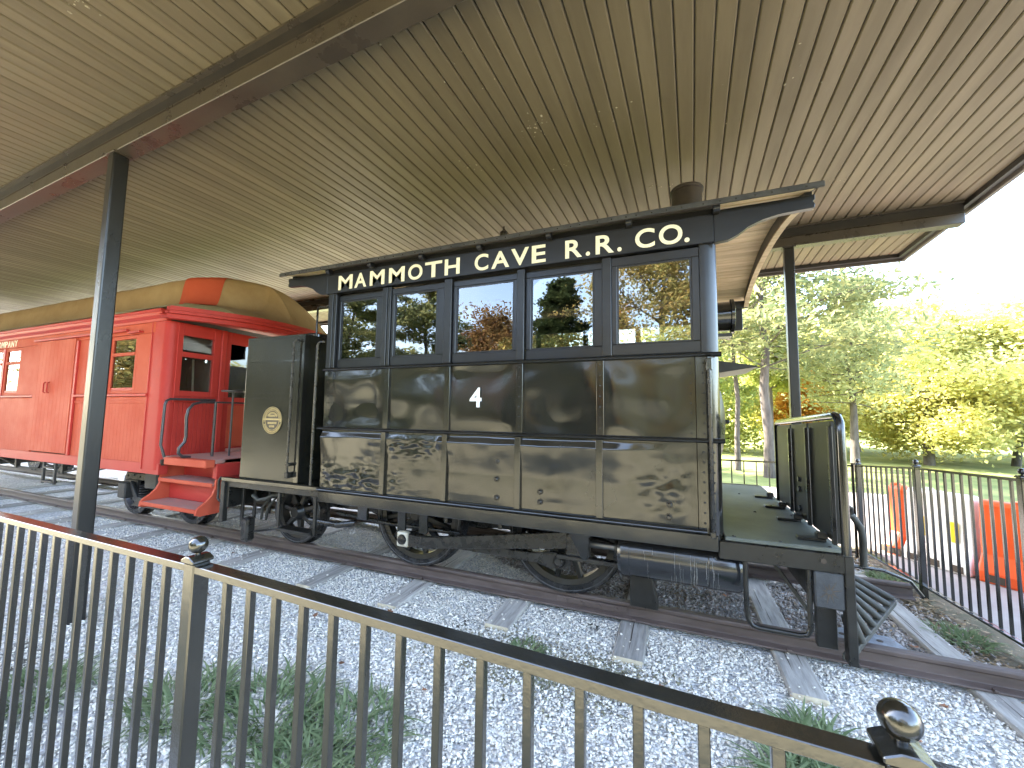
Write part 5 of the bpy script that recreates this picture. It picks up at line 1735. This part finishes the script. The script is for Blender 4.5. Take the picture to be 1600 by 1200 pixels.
def broadleaf(label, loc, h, spread, base_h, leaf, nleaf, lsize, bark=None, tr=.16, dens=1.0, seed=0, group=None, lean=(0, 0), name="maple_tree"):
    random.seed(seed); global rng
    rng = np.random.default_rng(seed + 100)
    nleaf = int(nleaf * 2.0); lsize *= .68
    t = thing(name, label, "tree", loc, 0, group)
    M = Matrix.Translation(loc)
    mb = MB()
    trunk = limb(mb, (0, 0, -.15), (lean[0], lean[1], 1), h * .80, tr, 9, .05, 8)
    mb.add([], [])
    centers = []
    nl = int(16 + 6 * dens)
    for k in range(nl):
        f = (k + .5) / nl
        z = base_h + (h * .78 - base_h) * f ** 1.15
        i = min(len(trunk) - 2, int(z / (h * .8) * 8)); p = trunk[i].lerp(trunk[i + 1], (z / (h * .8) * 8) % 1)
        a = k * 2.4 + random.uniform(-.5, .5)
        sp = spread * (math.sin(math.pi * min(1, .22 + .72 * f)) ** .8) * random.uniform(.7, 1.1)
        el = .15 + .75 * f + random.uniform(-.1, .15)
        pts = limb(mb, p, (math.cos(a), math.sin(a), el), sp, tr * .42 * (1 - .6 * f), 5, .14, 5)
        for q in pts[2:]:
            centers.append((q, .20 + .5 * random.random()))
        for _ in range(3):
            i2 = random.randint(1, 4)
            b = a + random.uniform(-1.3, 1.3)
            pt2 = limb(mb, pts[i2], (math.cos(b), math.sin(b), random.uniform(-.1, .7)), sp * random.uniform(.35, .6), tr * .14, 4, .2, 4)
            for q in pt2[1:]:
                centers.append((q, .25 + .45 * random.random()))
    for k in range(6):
        a = k * 1.05
        pts = limb(mb, trunk[-1], (.5 * math.cos(a), .5 * math.sin(a), 1), h * .2, tr * .15, 4, .15, 4)
        for q in pts[1:]: centers.append((q, .3 + .3 * random.random()))
    build("trunk", mb, bark or BARK_D, t, M=M, smooth=60, recalc=False)
    C = np.array([c[0][:] for c in centers]); Rr = np.array([c[1] for c in centers]) * (spread / 3.2)
    idx = rng.integers(0, len(C), nleaf)
    pts = C[idx] + rng.normal(size=(nleaf, 3)) * (Rr[idx] * .75)[:, None] * np.array([1, 1, .62])
    leaf_cloud("crown", pts, np.full(nleaf, lsize), leaf, t, M, 1.0, .45)
    return t


def pine(label, loc, h, rbase, base_h, leaf, nleaf, lsize, tr=.17, seed=0, group=None, top=.1, name="pine_tree", droop=.15, whorls=16, bark=None):
    random.seed(seed); global rng
    rng = np.random.default_rng(seed + 500)
    nleaf = int(nleaf * 2.0); lsize *= .66
    t = thing(name, label, "tree", loc, 0, group)
    M = Matrix.Translation(loc)
    mb = MB()
    n = 10
    pts = [Vector((random.gauss(0, .03) * k, random.gauss(0, .03) * k, -.15 + (h + .15) * k / n)) for k in range(n + 1)]
    mb.tube(pts, [tr * (1.15 if k == 0 else 1 - .88 * k / n) for k in range(n + 1)], 9)
    centers = []
    for k in range(whorls):
        f = (k + random.uniform(.2, .8)) / whorls
        z = base_h + (h * .97 - base_h) * f
        L = rbase * ((1 - f) ** .75 * (1 - top) + top) * random.uniform(.7, 1.15)
        nb = random.randint(4, 6)
        i = min(n - 1, int((z + .15) / (h + .15) * n)); p = pts[i].lerp(pts[i + 1], ((z + .15) / (h + .15) * n) % 1)
        a0 = random.uniform(0, 6.28)
        for j in range(nb):
            a = a0 + j * 6.28 / nb + random.uniform(-.35, .35)
            q = limb(mb, p, (math.cos(a), math.sin(a), random.uniform(-droop, .3)), L, tr * .16 * (1 - .5 * f) + .006, 4, .10, 4)
            for c in q[1:]:
                centers.append((c, .16 + .20 * L / max(rbase, .1)))
            for c in (q[2], q[3]):
                b = a + random.choice((-1, 1)) * random.uniform(.5, 1.0)
                q2 = limb(mb, c, (math.cos(b), math.sin(b), .1), L * .4, .010, 3, .1, 3)
                for e in q2[1:]: centers.append((e, .15 + .16 * L / max(rbase, .1)))
    build("trunk", mb, bark or BARK_P, t, M=M, smooth=60, recalc=False)
    C = np.array([c[0][:] for c in centers]); Rr = np.array([c[1] for c in centers])
    idx = rng.integers(0, len(C), nleaf)
    P_ = C[idx] + rng.normal(size=(nleaf, 3)) * Rr[idx][:, None] * np.array([1, 1, .5])
    leaf_cloud("crown", P_, np.full(nleaf, lsize), leaf, t, M, 1.5, .3)
    return t


GZ = -.36
# right background
pine("tall pine with pale flaky trunk between the engine and the shelter post", (2.9, 15.6, GZ), 15, 4.2, 3.4, LEAF_P, 15000, .11, .17, 11, whorls=18)
pine("slender pine trunk just left of the tall flaky pine", (2.2, 17.2, GZ), 14, 3.6, 4.2, LEAF_P, 10000, .11, .10, 12)
pine("thin straight pine rising alone right of the shelter post", (6.4, 19.2, GZ), 7.6, 1.7, 2.4, LEAF_W, 3600, .10, .16, 13, top=.2)
broadleaf("wide low yellow maple in the middle of the far lawn", (10.4, 23.4, GZ), 7.6, 4.3, .9, LEAF_Y, 26000, .14, seed=21, tr=.2)
broadleaf("green leaved tree standing close behind the shelter post", (3.75, 20.0, GZ), 9.2, 1.5, 3.4, LEAF_G, 9000, .14, seed=22, name="elm_tree")
broadleaf("pale yellow tree at the right edge beyond the orange barrier", (14.0, 25.0, GZ), 7.6, 3.8, 1.2, LEAF_Y, 18000, .15, seed=23)
broadleaf("small flame orange sapling behind the panel at the engine's nose", (5.4, 24.0, GZ), 4.6, 1.3, .8, LEAF_O, 4500, .12, seed=24, tr=.07, name="sapling")
broadleaf("tall yellow green tree filling the gap behind the maple", (10.5, 31, GZ), 9.2, 5.0, 2.0, LEAF_Y, 17000, .19, seed=25, name="poplar_tree")
broadleaf("broad green and gold tree behind the thin straight pine", (6.6, 33, GZ), 9.6, 5.0, 1.0, LEAF_Y, 17000, .2, seed=26, name="oak_tree")
broadleaf("hazy gold tree farthest right on the skyline", (18.5, 31, GZ), 8.8, 5.0, 1.6, LEAF_Y, 15000, .2, seed=27, name="oak_tree")
broadleaf("dense mixed tree closing the view behind the slender pine", (.6, 27, GZ), 13, 5.2, .8, LEAF_G, 18000, .19, seed=28, name="oak_tree")
# behind the train: seen through glass and gaps
TG = "sunlit trees behind the train"
k0 = broadleaf("golden tree seen through the gap between coach and tank", (-6.6, 16.0, GZ), 8.5, 3.8, .8, LEAF_T, 15000, .14, seed=31, name="hickory_tree")
broadleaf("lime green tree showing through the engine's rear window", (-11.5, 19.5, GZ), 9, 4.5, .6, LEAF_Y, 17000, .16, seed=32, name="hickory_tree")
dup_tree(k0, Matrix.Translation((-4.6, 17.5, 0)), "yellow tree visible through the engine's middle windows")
dup_tree(k0, Matrix.Translation((-17.0, 9.0, 0)), "golden tree glimpsed behind the coach's long side")
# across the lawn behind the camera: mirrored in the engine's windows
broadleaf("spreading russet and gold oak mirrored in the engine's last window", (-.5, -16.5, GZ), 13.5, 4.6, 2.2, LEAF_T, 13000, .15, seed=41, name="oak_tree", tr=.3)
pine("dark narrow cedar mirrored in the fourth engine window", (-6.2, -16.5, GZ), 10.6, 2.9, .3, LEAF_D, 22000, .13, .2, 42, name="cedar_tree", whorls=32)
broadleaf("orange tree mirrored beside the cedar in the fourth window", (-4.0, -22.5, GZ), 10.2, 2.9, 1.4, LEAF_O, 11000, .15, seed=43, name="maple_tree")
broadleaf("plum brown tree mirrored low in the middle engine window", (-14.0, -26, GZ), 11.6, 5.4, .8, LEAF_B, 14000, .19, seed=44, name="ash_tree")
pine("grey green pine mirrored in the second engine window", (-15.5, -16.0, GZ), 13, 4.4, 1.2, LEAF_P, 14000, .14, .22, 45)
pine("overhanging pine mirrored in the engine's rear window", (-20.5, -14.5, GZ), 13.5, 5.0, 1.5, LEAF_P, 14000, .15, .22, 46)
broadleaf("small gold tree mirrored between second and middle windows", (-14.5, -21.0, GZ), 6.5, 2.4, .8, LEAF_T, 8000, .15, seed=47, name="maple_tree")
broadleaf("distant green brown tree mirrored behind the cedar", (-9.8, -31, GZ), 9.5, 4.5, .8, LEAF_T, 12000, .2, seed=48, name="oak_tree")
broadleaf("warm brown tree mirrored at the right of the last window", (5.5, -20, GZ), 11.5, 4.6, 1.5, LEAF_B, 13000, .17, seed=49, name="oak_tree")
pine("big dark pine on the lawn far left, mirrored in the tank side", (-21.5, -9.8, GZ), 12, 4.6, .6, LEAF_D, 12000, .15, .24, 51, name="pine_tree")
pine("second dark pine behind the lawn, mirrored in the coach windows", (-29.5, -13.5, GZ), 13, 5.2, .6, LEAF_P, 12000, .16, .24, 52, name="pine_tree")
broadleaf("golden oak at the lawn's left end, mirrored in the coach side", (-26.5, -6.0, GZ), 10, 4.5, 1.0, LEAF_T, 12000, .17, seed=53, name="oak_tree")
# far wood closing the horizon
for nm, y0, cnt, zt in (("wood", 58, 52000, 12.5), ("wood", -46, 34000, 10.0)):
    rng = np.random.default_rng(abs(y0))
    xs = rng.uniform(-110, 110, cnt)
    hh = zt * (.75 + .25 * np.sin(xs * .21) * np.sin(xs * .083 + 1) + .12 * np.sin(xs * .9))
    zs = GZ + hh * rng.uniform(0, 1, cnt) ** .8
    ys = y0 + rng.normal(0, 3.5, cnt) + .0009 * xs ** 2 * (-1 if y0 > 0 else 1)
    o = leaf_cloud(nm, np.column_stack([xs, ys, zs]), np.full(cnt, .42), LEAF_P if y0 < 0 else LEAF_Y, None, Matrix.Identity(4))
    tag(o, kind='stuff')
print("objects", len(bpy.data.objects), "tris", sum(sum(len(p.vertices) - 2 for p in m.polygons) if len(m.polygons) < 5000 else len(m.polygons) * 2 for m in bpy.data.meshes))
